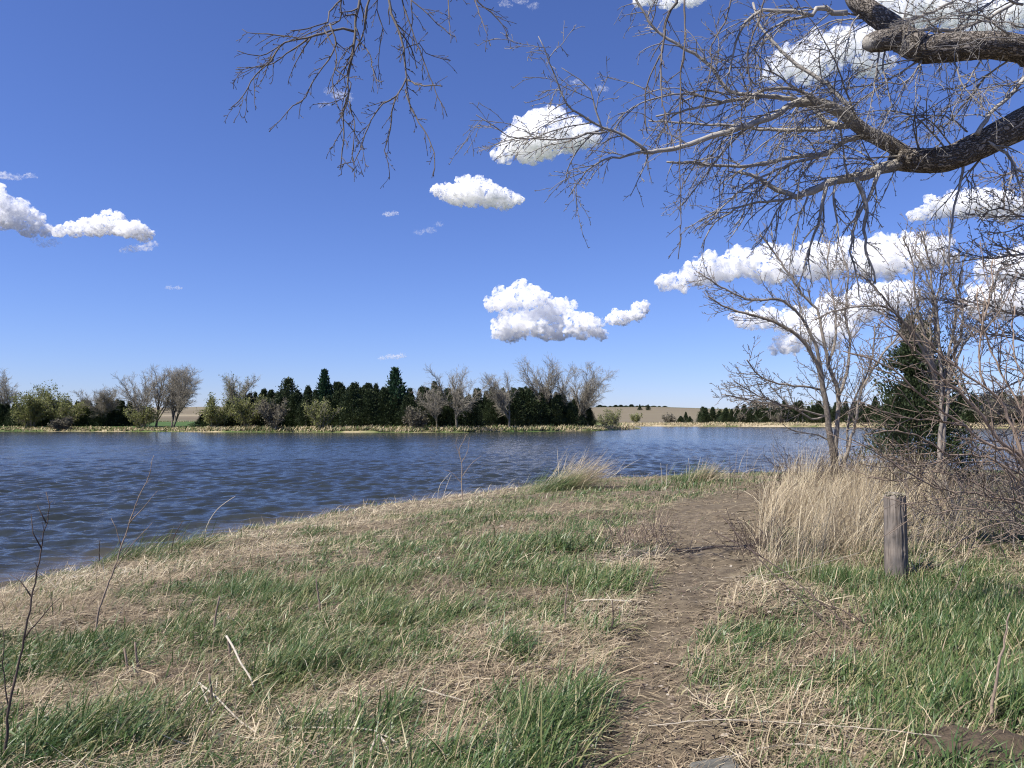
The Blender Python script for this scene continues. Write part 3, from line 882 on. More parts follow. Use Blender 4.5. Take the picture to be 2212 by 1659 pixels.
# (points, depth from, depth to, radius from, radius to in photo px, growth, parent limb)
BR = [
    # fork going up-left and its long pale arm
    ([(1958, 336), (1915, 307), (1876, 287), (1846, 266), (1820, 243), (1789, 230), (1759, 222), (1723, 219)], 8.9, 8.6, 17, 9.5, 'F', low),
    ([(1728, 219), (1700, 232), (1662, 255), (1596, 277), (1541, 293), (1474, 318), (1408, 329), (1390, 326)], 8.6, 7.6, 7.5, 4.5, 'F', low),
    ([(1397, 327), (1347, 293), (1303, 277), (1253, 249), (1220, 221), (1197, 155), (1164, 82)], 7.6, 7.2, 3.6, 0.9, 'F', low),
    ([(1397, 327), (1341, 338), (1286, 354), (1253, 388), (1228, 424)], 7.6, 7.5, 3.2, 0.9, 'F', low),
    ([(1310, 285), (1270, 290), (1220, 300), (1153, 299), (1098, 293), (1064, 271), (1031, 249)], 7.4, 6.9, 2.6, 0.8, 'F', low),
    ([(1303, 288), (1289, 238), (1275, 194), (1253, 172), (1212, 146)], 7.4, 7.3, 2.2, 0.8, 'F', low),
    ([(1770, 224), (1750, 205), (1700, 190), (1640, 198), (1600, 230)], 8.6, 8.2, 4.5, 2, 'F', low),
    ([(1723, 219), (1690, 211), (1640, 208), (1568, 220), (1485, 238), (1420, 250)], 8.6, 8.0, 5.5, 1.8, 'F', low),
    ([(1705, 214), (1640, 205), (1576, 200), (1541, 149), (1502, 116), (1458, 94), (1413, 61), (1391, 28), (1374, 0), (1360, -30)], 8.6, 8.4, 5, 2.2, 'F', low),
    ([(1864, 275), (1825, 220), (1774, 174), (1723, 141), (1666, 87), (1640, 50), (1625, 5)], 8.9, 9.4, 6, 2.4, 'F', low),
    ([(1850, 268), (1800, 272), (1760, 282), (1707, 282), (1640, 280), (1585, 271), (1485, 266), (1400, 262)], 8.8, 9.3, 5.5, 1.5, 'F', low),
    ([(1846, 268), (1810, 272), (1780, 262), (1762, 235), (1745, 225)], 8.8, 9.0, 7, 5, 'F', low),
    ([(1880, 290), (1828, 304), (1784, 332), (1723, 338), (1651, 352), (1585, 360), (1529, 354), (1440, 350)], 8.9, 8.4, 6.5, 2, 'F', low),
    ([(1790, 330), (1735, 345), (1660, 376), (1590, 420), (1540, 470)], 8.7, 8.2, 4, 1.2, 'F', low),
    # fork going down-left
    ([(1952, 350), (1925, 360), (1902, 366), (1864, 381), (1825, 387), (1789, 392), (1774, 404), (1736, 420), (1723, 426), (1679, 412), (1640, 388), (1600, 372)], 8.9, 8.5, 14, 3, 'F', low),
    ([(1735, 420), (1690, 432), (1640, 436), (1590, 450), (1545, 480), (1520, 520)], 8.6, 8.3, 3.5, 1.2, 'F', low),
    ([(1850, 386), (1865, 420), (1873, 443), (1867, 498), (1873, 548), (1888, 590), (1893, 610)], 8.7, 8.6, 5.5, 1.6, 'H', low),
    ([(1786, 396), (1776, 440), (1773, 471), (1751, 526), (1735, 585), (1722, 630)], 8.6, 8.5, 4.5, 1.2, 'H', low),
    ([(1806, 390), (1800, 440), (1812, 500), (1806, 560)], 8.6, 8.4, 3, 1, 'H', low),
    ([(1900, 370), (1875, 430), (1850, 470), (1838, 540), (1850, 590), (1858, 640)], 8.7, 8.7, 4.5, 1.3, 'H', low),
    ([(1700, 418), (1672, 470), (1650, 510), (1625, 540)], 8.5, 8.3, 2.4, 0.9, 'H', low),
    ([(1745, 425), (1716, 500), (1706, 570)], 8.5, 8.3, 2.4, 0.9, 'H', low),
    ([(2086, 322), (2079, 372), (2064, 430), (2054, 500), (2050, 570)], 8.7, 8.6, 3.4, 1.4, 'N', low),
    # shoots on the thick part
    ([(1985, 322), (1978, 300), (1972, 270), (1976, 245)], 8.8, 8.7, 2.4, 1, 'F', low),
    ([(2110, 290), (2140, 245), (2180, 210), (2212, 170), (2260, 110)], 8.5, 8.8, 5, 3.5, 'F', low),
    ([(2125, 300), (2160, 320), (2185, 345), (2200, 395), (2212, 440)], 8.5, 8.3, 4, 1.5, 'H', low),
    ([(2090, 285), (2040, 250), (2000, 258), (1970, 280)], 8.6, 8.3, 1.8, 0.8, 'F', low),
    ([(2060, 320), (2010, 262), (1950, 250), (1900, 258)], 8.7, 8.3, 1.8, 0.8, 'F', low),
    # upper limb's shoots
    ([(1828, 28), (1800, 27), (1784, 20), (1761, 20), (1752, 33), (1730, 26), (1672, 23), (1646, 22), (1610, 50), (1590, 90), (1579, 138), (1570, 190)], 8.2, 7.9, 6, 1.4, 'F', up),
    ([(1752, 32), (1715, 40), (1670, 60), (1640, 90), (1600, 140)], 8.2, 8.0, 3.4, 1.2, 'F', up),
    ([(1945, 84), (1966, 72), (2004, 62), (2056, 66), (2110, 50), (2170, 20), (2230, -20)], 8.1, 8.5, 5, 3, 'F', up),
    ([(1925, 60), (1975, 40), (2030, 18), (2080, -10)], 8.1, 8.4, 4, 2.4, 'F', up),
    ([(1992, 125), (1975, 160), (1945, 180), (1900, 176)], 8.0, 7.8, 2.6, 1, 'F', up),
    ([(1912, 108), (1908, 150), (1916, 180), (1925, 230), (1900, 290)], 8.0, 7.9, 2.2, 0.8, 'H', up),
    ([(1900, 104), (1893, 160), (1880, 230), (1868, 280)], 8.0, 7.8, 2, 0.8, 'H', up),
    ([(2120, 128), (2095, 170), (2070, 215), (2055, 250)], 8.0, 7.8, 2.2, 0.8, 'H', up),
    ([(2060, 130), (2075, 170), (2110, 220), (2160, 260)], 8.0, 7.7, 2, 0.8, 'H', up),
    ([(2040, 80), (2000, 40), (1960, 30), (1925, 20)], 8.0, 7.6, 2.2, 0.9, 'F', up),
    ([(2180, 75), (2120, 36), (2060, 34), (2000, 45)], 7.8, 7.3, 2.2, 0.9, 'F', up),
    ([(2230, 66), (2180, 50), (2110, 44), (2030, 40), (1960, 50)], 7.5, 7.2, 1.8, 0.9, 'F', up),
    ([(2240, 85), (2150, 80), (2080, 96), (2010, 104)], 7.3, 6.9, 1.6, 0.8, 'N', up),
    ([(2230, 180), (2150, 186), (2080, 196), (2010, 180)], 7.4, 7.0, 1.6, 0.7, 'F', up),
    ([(1860, 20), (1840, 60), (1825, 110), (1790, 160)], 8.2, 8.0, 2, 0.8, 'F', up),
    ([(2210, 10), (2160, -5), (2120, 20), (2070, 30)], 8.2, 8.0, 3, 1.5, 'F', up),
]
for i, (pts, Y0, Y1, r0, r1, kind, par) in enumerate(BR):
    P = px_path(pts, Y0, Y1, 0.09, 0.006, qa)
    rad = taper(P, r0 * Y0 / FPX, r1 * Y1 / FPX, 0.8)
    tb = Tubes()
    tb.add(P, rad * (1 + 0.12 * qa.random(len(P))), 12 if r0 > 8 else 7, True, 0.12 if r0 > 5 else 0.0, i)
    if kind == 'F':
        twigs(tb, qa, P, rad, 0, TW_FINE, 0.12)
    elif kind == 'H':
        twigs(tb, qa, P, rad, 0, TW_HANG, 0.1)
    tb.obj("branch", M_BARK, cw, CW_BASE)

qx = np.random.default_rng(55)
for i in range(17):
    u0, v0, dep = [(2190, 120, 8.0), (2100, 110, 8.0), (2010, 120, 8.0), (1940, 60, 8.1), (1890, 40, 8.2), (1860, 280, 8.8), (1810, 235, 8.6), (1760, 225, 8.6),
                   (1700, 236, 8.5), (1640, 262, 8.2), (1900, 368, 8.8), (1830, 388, 8.6), (2050, 330, 8.7), (2160, 292, 8.5), (1560, 220, 8.2), (1980, 330, 8.8), (1780, 180, 9.2)][i]
    p0 = W(u0, v0, dep)
    d = unit(np.array([qx.uniform(-1.0, 0.1), qx.uniform(-0.6, 0.6), qx.uniform(-0.5, 0.8)]))
    P = wander(qx, p0, d, qx.uniform(1.1, 1.9), 14, 0.09, np.array([-0.02, 0, -0.05]))
    rad = taper(P, 0.012, 0.004)
    tb = Tubes(); tb.add(P, rad, 6, True)
    twigs(tb, qx, P, rad, 0, TW_FINE, 0.1)
    tb.obj("branch", M_BARK, cw, CW_BASE)

# the hanging branches in the middle of the top edge
HB = [
    ([(770, -60), (776, 0), (768, 48), (766, 71), (765, 106), (755, 139), (752, 181), (752, 213), (742, 239), (742, 306), (736, 364)], 7.5, 4.6, 1.3),
    ([(815, -60), (797, 0), (790, 19), (787, 64), (771, 103), (757, 129), (750, 160)], 7.5, 3.4, 1.4),
    ([(765, 68), (742, 61), (697, 72), (665, 82), (632, 87), (603, 100), (584, 132), (552, 164), (529, 203), (500, 233)], 7.5, 3.6, 1.0),
    ([(632, 79), (578, 74), (536, 71), (524, 63)], 7.45, 2.2, 0.9),
    ([(665, 84), (620, 116), (574, 142), (510, 150)], 7.4, 2.4, 0.9),
    ([(603, 100), (560, 120), (513, 111)], 7.4, 1.8, 0.9),
    ([(750, -20), (736, 0), (710, 26), (708, 48), (665, 61), (629, 68)], 7.4, 2.8, 1.2),
    ([(740, -40), (737, 10), (735, 45), (700, 58), (650, 80)], 7.45, 2.4, 1.2),
    ([(712, 52), (726, 97), (697, 145), (671, 184), (661, 210), (632, 229), (607, 258), (581, 285)], 7.4, 2.6, 0.9),
    ([(840, -60), (839, 0), (845, 29), (861, 64), (871, 106), (874, 139), (876, 168), (858, 206), (826, 226), (803, 258), (784, 306), (765, 348), (729, 359)], 7.5, 4.2, 0.9),
    ([(876, 171), (906, 184), (955, 185)], 7.5, 2.6, 1.4),
    ([(855, 208), (845, 258), (839, 300), (831, 326), (839, 355), (842, 388)], 7.5, 2.2, 0.9),
    ([(876, 193), (884, 226), (906, 264), (926, 300), (939, 332), (936, 380)], 7.5, 2.4, 1.0),
    ([(862, -50), (868, 0), (884, 48), (906, 106), (929, 168), (948, 210), (966, 253)], 7.6, 2.4, 1.0),
    ([(885, -40), (890, 0), (923, 29), (955, 61), (984, 81)], 7.6, 2.0, 0.9),
    ([(966, -40), (968, 0), (971, 48), (973, 93)], 7.5, 2.0, 0.9),
    ([(1022, -40), (1026, 0), (1040, 40), (1054, 76)], 7.5, 2.0, 0.9),
    ([(1024, -20), (1030, 3), (1074, 39), (1092, 70), (1097, 95)], 7.5, 2.2, 0.9),
    ([(755, 219), (761, 245), (766, 268), (760, 348), (768, 365)], 7.5, 1.9, 0.9),
    ([(820, -30), (815, 20), (826, 60), (818, 120), (820, 155), (817, 178)], 7.5, 1.8, 0.9),
    ([(765, 76), (798, 118), (806, 150), (816, 176), (830, 174)], 7.5, 1.8, 0.9),
    ([(700, 64), (728, 120), (718, 170), (726, 220), (735, 240)], 7.4, 1.7, 0.9),
    ([(722, 148), (760, 180), (740, 214), (676, 226)], 7.45, 1.7, 0.9),
    ([(876, 104), (906, 95), (920, 115), (975, 132)], 7.5, 1.6, 0.9),
    ([(888, 0), (890, 50), (880, 100), (895, 130)], 7.5, 1.6, 0.9),
    ([(1463, -30), (1460, 5), (1441, 44), (1430, 111), (1399, 177), (1394, 238), (1397, 288)], 7.0, 4.0, 1.2),
    ([(1430, 100), (1428, 150), (1430, 200), (1440, 260), (1462, 330)], 7.0, 2.8, 1.1),
    ([(1477, -30), (1480, 83), (1471, 166), (1469, 332), (1471, 443), (1469, 531), (1465, 560)], 7.0, 2.8, 1.0),
    ([(1590, -30), (1560, 60), (1537, 100), (1536, 150), (1525, 200), (1505, 260)], 7.2, 2.4, 1.0),
    ([(1660, -30), (1640, 40), (1615, 110), (1620, 180), (1600, 250), (1612, 330)], 7.2, 2.6, 1.0),
]
for i, (pts, Y, r0, r1) in enumerate(HB):
    P = px_path(pts, Y, Y + qa.uniform(-0.5, 0.3), 0.07, 0.004, qa)
    rad = taper(P, 0.72 * r0 * Y / FPX, 0.75 * r1 * Y / FPX, 0.8)
    tb = Tubes()
    tb.add(P, rad * (1 + 0.3 * qa.random(len(P))), 7, True)
    twigs(tb, qa, P, rad, 0, TW_HANG if len(pts) > 8 else TW_HANG2, 0.12)
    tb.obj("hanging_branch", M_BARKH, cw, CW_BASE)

# ------------------------------------------------------------------ bare saplings and shrubs on the right bank
TW_SAP = [dict(gap=0.11, len=1.0, r=0.0085, ang=38, wob=0.06, pull=(0, 0, 0.035), n=8, k=4, knob=0.25, taper=0.5, rmin=0.004),
          dict(gap=0.10, len=0.36, r=0.0054, ang=42, wob=0.08, pull=(0, 0, 0.04), n=5, k=3, knob=0.4, rmin=0.0042),
          dict(gap=0.09, len=0.09, r=0.0055, ang=48, wob=0.12, pull=(0, 0, 0.08), n=2, k=3, knob=0.6, rmin=0.0048)]
TW_SHRUB = [dict(gap=0.11, len=0.75, r=0.0065, ang=38, wob=0.08, pull=(-0.01, 0, 0.01), n=8, k=4, knob=0.15, taper=0.5, rmin=0.0028),
            dict(gap=0.15, len=0.30, r=0.0040, ang=42, wob=0.1, pull=(0, 0, 0.01), n=5, k=3, knob=0.3, rmin=0.0026)]
TW_BUD = [dict(gap=0.075, len=0.9, r=0.008, ang=45, wob=0.13, pull=(0, 0, -0.01), n=9, k=4, knob=0.25, taper=0.45, rmin=0.0035),
          dict(gap=0.075, len=0.36, r=0.0046, ang=44, wob=0.11, pull=(0, 0, 0.02), n=5, k=3, knob=0.4, rmin=0.0035),
          dict(gap=0.045, len=0.045, r=0.0075, ang=50, wob=0.1, pull=(0, 0, 0.05), n=2, k=3, knob=0.6, rmin=0.004)]


def traced_plant(name, label, cat, base, stems, tw, mat, seed, part="stem", group=None, step=0.12, t0=0.25, k=8, wob=0.008, rsc=0.68):
    """stems: (pixels, depth from, depth to, radius px from, radius px to, first twig level)"""
    q = np.random.default_rng(seed)
    e = empty(name, base, label, cat, group)
    for i, (pts, Y0, Y1, r0, r1, lv) in enumerate(stems):
        P = px_path(pts, Y0, Y1, step, wob, q)
        rad = taper(P, r0 * rsc * Y0 / FPX, r1 * Y1 / FPX, 0.7)
        tb = Tubes()
        tb.add(P, rad, k if r0 > 3 else 6, True, 0.18 if r0 > 8 else 0, seed + i)
        if lv is not None:
            twigs(tb, q, P, rad, lv, tw, t0)
        tb.obj(part if i else "trunk" if part == "branch" else part, mat, e, base)
    return e


b = np.array([6.75, 16.0, zg1(6.75, 16.0)])
traced_plant("bare_sapling", "bare grey sapling with several forked trunks rising from the tall dry grass", "tree", b, [
    ([(1806, 1030), (1801, 985), (1790, 923), (1784, 876), (1775, 821), (1764, 785), (1739, 741), (1710, 716), (1659, 690), (1608, 676), (1560, 660), (1530, 640)], 16, 15.2, 14, 1.6, 0),
    ([(1812, 1030), (1804, 980), (1811, 858), (1790, 785), (1775, 712), (1764, 669), (1742, 647), (1717, 610), (1688, 567), (1659, 527), (1641, 505)], 16.1, 16.3, 10, 1.6, 0),
    ([(1775, 814), (1764, 749), (1739, 698), (1724, 676), (1681, 647), (1615, 647), (1557, 618), (1508, 588)], 16, 15.4, 7, 1.4, 0),
    ([(1776, 842), (1739, 836), (1681, 829), (1644, 814), (1622, 790), (1614, 778)], 16, 15.3, 4, 1.4, 0),
    ([(1786, 896), (1753, 905), (1710, 880), (1644, 870), (1601, 860), (1560, 852)], 16, 15.0, 4, 1.2, 0),
    ([(1788, 900), (1739, 888), (1681, 872), (1630, 850), (1585, 824)], 16, 15.2, 3.5, 1.2, 0),
    ([(1811, 858), (1830, 800), (1836, 740), (1826, 680), (1832, 600), (1818, 540)], 16.1, 16.6, 6, 1.6, 0),
    ([(1790, 785), (1806, 720), (1800, 640), (1788, 580), (1792, 520)], 16.2, 16.6, 5, 1.4, 0),
    ([(1812, 1020), (1836, 960), (1850, 900), (1862, 840), (1905, 770), (1945, 720), (1990, 660)], 16, 15.6, 6, 1.4, 0),
    ([(1815, 1020), (1830, 980), (1832, 920), (1846, 860), (1880, 790), (1890, 700)], 16.3, 16.6, 5, 1.4, 0),
    ([(1801, 960), (1770, 940), (1735, 935), (1700, 925)], 16, 15.5, 3, 1.2, 1),
], TW_SAP, M_BARK2, 21, part="branch")

b = np.array([9.3, 15.0, zg1(9.3, 15.0)])
traced_plant("multi_stem_sapling", "bare multi stemmed sapling spreading like a broom behind the dark cedar", "tree", b, [
    ([(2030, 1020), (2040, 920), (2048, 840), (2050, 770), (2060, 712), (2066, 640), (2052, 585), (2050, 490)], 15, 15.2, 9, 1.6, 0),
    ([(2028, 1010), (2034, 880), (2030, 760), (2024, 676), (2012, 610), (2008, 567), (1990, 500)], 15, 15, 8, 1.4, 0),
    ([(2032, 900), (2044, 800), (2070, 742), (2080, 690), (2072, 610), (2090, 540)], 15.1, 15.4, 7, 1.4, 0),
    ([(2024, 840), (2004, 760), (1990, 700), (1978, 640), (1970, 560), (1950, 510)], 15, 14.6, 6, 1.4, 0),
    ([(2022, 830), (2000, 770), (1960, 705), (1917, 665), (1862, 662), (1800, 672), (1760, 690)], 15, 14.2, 5.5, 1.4, 0),
    ([(2020, 800), (1985, 730), (1930, 670), (1890, 620), (1850, 590)], 15, 14.4, 5, 1.4, 0),
    ([(2048, 820), (2074, 760), (2110, 700), (2140, 640), (2160, 580)], 15, 15.4, 5, 1.4, 0),
    ([(2036, 860), (2016, 780), (2010, 700), (2030, 620), (2040, 540)], 15.2, 15.2, 5, 1.4, 0),
    ([(2040, 790), (2022, 720), (2016, 650), (1996, 580), (1975, 540)], 15.2, 15.4, 4.5, 1.4, 0),
], TW_SAP, M_BARK2, 22, part="branch")

b = np.array([5.0, 6.9, zg1(5.0, 6.9)])
traced_plant("leaning_shrub", "pale stemmed bare shrub arching in low from the picture edge beside the post", "shrub", b, [
    ([(2290, 1180), (2250, 1070), (2212, 992), (2171, 883), (2131, 840), (2068, 795), (2030, 765), (1990, 720)], 6.9, 6.7, 9, 1.6, 0),
    ([(2131, 840), (2115, 807), (2118, 727), (2138, 635), (2146, 560)], 6.8, 6.9, 4, 1.2, 0),
    ([(2285, 1170), (2212, 998), (2164, 954), (2121, 899), (2068, 843), (2028, 810), (1985, 764), (1939, 720), (1900, 690)], 6.8, 6.3, 9, 1.5, 0),
    ([(2280, 1150), (2200, 988), (2134, 962), (2085, 922), (2042, 893), (1995, 856), (1949, 813), (1883, 777), (1820, 760)], 6.7, 6.2, 7, 1.3, 0),
    ([(2260, 1100), (2157, 998), (2095, 982), (2048, 979), (1999, 949), (1933, 932), (1870, 940)], 6.6, 6.1, 5, 1.2, 0),
    ([(2280, 1150), (2212, 1091), (2148, 1075), (2042, 1058), (2005, 1045), (1949, 1012), (1883, 972), (1830, 950)], 6.5, 6.0, 4.5, 1.2, 0),
    ([(2085, 920), (2022, 909), (1966, 903), (1903, 886), (1860, 870)], 6.5, 6.1, 3.2, 1.0, 0),
    ([(2280, 1160), (2180, 1090), (2100, 1040), (2010, 1020), (1940, 1040), (1880, 1030)], 6.5, 6.2, 3.5, 1.0, 0),
    ([(2260, 1060), (2160, 1000), (2070, 1000), (1990, 1000), (1920, 990)], 6.8, 6.6, 3, 1.0, 0),
    ([(2300, 1120), (2212, 900), (2160, 800), (2120, 700), (2110, 620)], 7.2, 7.4, 6, 1.2, 0),
    ([(2300, 1100), (2230, 860), (2190, 760), (2190, 660)], 7.2, 7.4, 6, 1.2, 0),
    ([(2280, 1160), (2170, 1110), (2090, 1100), (2010, 1110), (1960, 1090)], 6.3, 5.9, 3, 1.0, 0),
    ([(2290, 1180), (2190, 1130), (2110, 1150), (2040, 1190)], 6.2, 5.8, 2.6, 1.0, 0),
], TW_SHRUB, M_BARKP, 23, t0=0.15, step=0.09, wob=0.006)

b = np.array([9.6, 9.4, zg1(9.6, 9.4)])
traced_plant("budding_tree", "dense budding tree whose fine twigs fill the picture edge above the leaning shrub", "tree", b, [
    ([(2830, 1300), (2760, 1000), (2640, 760), (2500, 600), (2360, 540), (2212, 548), (2150, 558), (2096, 560)], 9.4, 9.0, 20, 1.6, 0),
    ([(2640, 760), (2420, 700), (2260, 690), (2160, 668), (2090, 650), (2060, 640)], 9.3, 8.8, 8, 1.2, 0),
    ([(2640, 760), (2420, 780), (2280, 760), (2190, 730), (2120, 720)], 9.5, 9.2, 8, 1.2, 0),
    ([(2500, 600), (2360, 450), (2260, 400), (2190, 370), (2150, 400)], 9.4, 9.2, 7, 1.2, 0),
    ([(2500, 600), (2340, 500), (2240, 480), (2160, 450), (2110, 480)], 9.2, 8.7, 7, 1.2, 0),
    ([(2420, 700), (2300, 620), (2200, 600), (2130, 590)], 9.0, 8.6, 5, 1.1, 0),
    ([(2760, 1000), (2500, 880), (2330, 830), (2220, 820), (2150, 850)], 9.6, 9.4, 7, 1.1, 0),
    ([(2420, 780), (2310, 850), (2220, 900), (2170, 900)], 9.8, 9.8, 5, 1.1, 0),
], TW_BUD, M_BARK2, 24, part="branch", t0=0.3)

# brush thicket at the foot of the saplings
TW_BRUSH = [dict(gap=0.12, len=0.5, r=0.005, ang=40, wob=0.15, pull=(0, 0, 0.01), n=5, k=3, knob=0.2, rmin=0.0032),
            dict(gap=0.12, len=0.2, r=0.0036, ang=45, wob=0.15, pull=(0, 0, 0), n=3, k=3, rmin=0.003)]


def brush(label, x, y, sx, sy, n, h, seed, mat):
    q = np.random.default_rng(seed)
    base = np.array([x, y, zg1(x, y)])
    tb = Tubes()
    for i in range(n):
        px_, py_ = x + q.normal(0, sx), y + q.normal(0, sy)
        p = np.array([px_, py_, zg1(px_, py_) - 0.03])
        d = unit(np.array([q.normal(-0.1, 0.55), q.normal(0, 0.45), 1.0]))
        P = wander(q, p, d, h * q.uniform(0.5, 1.15), 8, 0.09, np.array([0.03, 0, -0.05]))
        r = np.linspace(0.0065, 0.0032, 9)
        tb.add(P, r, 4, False)
        twigs(tb, q, P, r, 0, TW_BRUSH, 0.25)
    return tag(tb.obj("brush", mat, None, base), label, "brush", "bare brush thickets on the right bank")


def fix_loc(o, base):
    o.location = base
    return o


for (lab, x, y, sx, sy, n, h, sd, mt) in [
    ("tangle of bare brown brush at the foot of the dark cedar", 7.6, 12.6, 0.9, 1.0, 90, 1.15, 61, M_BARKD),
    ("tangle of bare greyish brush under the leaning shrub behind the post", 6.3, 9.6, 0.8, 0.7, 80, 1.0, 62, M_BARK2),
    ("low brush thicket at the picture edge below the budding tree", 8.6, 11.0, 0.8, 1.0, 80, 1.2, 63, M_BARK2),
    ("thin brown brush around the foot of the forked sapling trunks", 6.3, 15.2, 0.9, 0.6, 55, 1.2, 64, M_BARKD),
    ("far tangle of pale brush by the water past the dark cedar", 13.5, 21.0, 1.6, 1.4, 90, 1.5, 65, M_BARKP)]:
    fix_loc(brush(lab, x, y, sx, sy, n, h, sd, mt), (x, y, zg1(x, y)))

# ------------------------------------------------------------------ evergreen and leafy crowns
def sprays(q, C, D, L, wid, tint, up=0.0):
    """leaf sprays: one slim diamond per centre C along direction D -> V, F, tint"""
    n = len(C)
    a = q.normal(0, 1, (n, 3))
    s = np.cross(D, a); s /= np.maximum(np.linalg.norm(s, axis=1), 1e-9)[:, None]
    L = L[:, None]; wid = wid[:, None]
    V = np.stack([C, C + D * L * 0.45 + s * wid * 0.5, C + D * L, C + D * L * 0.45 - s * wid * 0.5], 1).reshape(-1, 3)
    F = np.arange(n * 4).reshape(n, 4)
    return V, F, np.repeat(tint, 4)


def cedar_crown(seed, h, w, n, leaf, open_=0.0, base_gap=0.0):
    q = np.random.default_rng(seed)
    m = int(150 * (h * w) / 16) + 60
    # limbs carry clumps of sprays; clump tips stick out unevenly
    hz = q.random(m) ** 0.8 * (1 - base_gap) + base_gap
    prof = np.interp(hz, [0, 0.06, 0.2, 0.5, 0.8, 1], [0.75, 0.95, 1.0, 0.66, 0.24, 0.02]) * w / 2
    az = q.random(m) * 2 * math.pi
    rr = prof * (0.35 + 0.75 * q.random(m) ** 0.6) * (0.8 + 0.45 * np.sin(az * 2 + seed) * np.sin(hz * 7 + seed))
    cc = np.stack([rr * np.cos(az), rr * np.sin(az), hz * h], -1)
    csz = (0.14 + 0.12 * q.random(m)) * w * np.interp(hz, [0, 1], [1.0, 0.5])
    ci = q.integers(0, m, n)
    off = q.normal(0, 1, (n, 3)); off /= np.linalg.norm(off, axis=1)[:, None]
    off *= (q.random(n) ** 0.5)[:, None] * csz[ci][:, None]
    off[:, 2] *= 1.25
    C = cc[ci] + off
    C[:, 2] = np.maximum(C[:, 2], 0.03)
    D = np.stack([C[:, 0], C[:, 1], np.full(n, 0.55 * w * 0.5)], -1)
    D = D / np.linalg.norm(D, axis=1)[:, None] + q.normal(0, 0.45, (n, 3)) + [0, 0, 0.35]
    D /= np.linalg.norm(D, axis=1)[:, None]
    ct = q.random(m)
    t = np.clip(0.45 * ct[ci] + 0.45 * q.random(n), 0, 1)
    L = leaf * q.uniform(0.6, 1.4, n)
    V, F, T = sprays(q, C, D, L, L * 0.42, t)
    return V, F, T


def cedar_thing(name, label, loc, h, w, n, leaf, seed, mat, group=None):
    e = empty(name, loc, label, "tree", group)
    tb = Tubes()
    P = np.array([[0, 0, -0.2], [0.02 * w, 0, h * 0.3], [-0.01 * w, 0.01, h * 0.65], [0, 0, h * 0.97]])
    tb.add(smooth_path(P, 0.3), taper(smooth_path(P, 0.3), h * 0.022, h * 0.003), 7)
    tb.obj("trunk", M_FARBARK, e)
    V, F, T = cedar_crown(seed, h, w, n, leaf)
    mesh_obj("crown", V, F, mat, e, False, {"tint": T})
    return e


def copy_tree(e, loc, rz=0.0, sc=(1, 1, 1), label=None, group=None):
    c = e.copy(); COL.objects.link(c)
    c.location = loc; c.rotation_euler = (0, 0, rz); c.scale = sc
    if label: c["label"] = label
    if group: c["group"] = group
    for ch in e.children:
        k = ch.copy(); COL.objects.link(k); k.parent = c
        for g in ch.children:
            d = g.copy(); COL.objects.link(d); d.parent = k
    return c


# near cedar on the right bank
cb = np.array([10.55, 20.0, zg1(10.55, 20.0)])
nc = empty("cedar_tree", cb, "dark green cedar on the near bank behind the bare saplings", "tree")
tb = Tubes()
P = smooth_path(np.array([[0, 0, -0.2], [0.05, 0, 1.1], [-0.05, 0.05, 2.4], [0.0, 0, 3.8]]), 0.15)
tb.add(P, taper(P, 0.10, 0.015), 9)
qn = np.random.default_rng(8)
for i in range(46):
    z = qn.uniform(0.25, 3.4); a = qn.random() * 6.28
    L = np.interp(z, [0, 1, 2.5, 4.2], [1.35, 1.35, 0.95, 0.25]) * qn.uniform(0.7, 1.1)
    Q = wander(qn, np.array([0, 0, z]), unit(np.array([math.cos(a), math.sin(a), 0.25])), L, 6, 0.1, np.array([0, 0, 0.05]))
    tb.add(Q, np.linspace(0.018, 0.005, 7), 4)
tb.obj("trunk", M_BARKD, nc)
V, F, T = cedar_crown(301, 4.0, 3.2, 46000, 0.085)
keepf = (fbm(V[0::4, 0] * 2.2, V[0::4, 1] * 2.2, V[0::4, 2] * 2.2, 2, 9) > 0.42)
mesh_obj("crown", V, F[keepf], M_CEDAR, nc, False, {"tint": T})

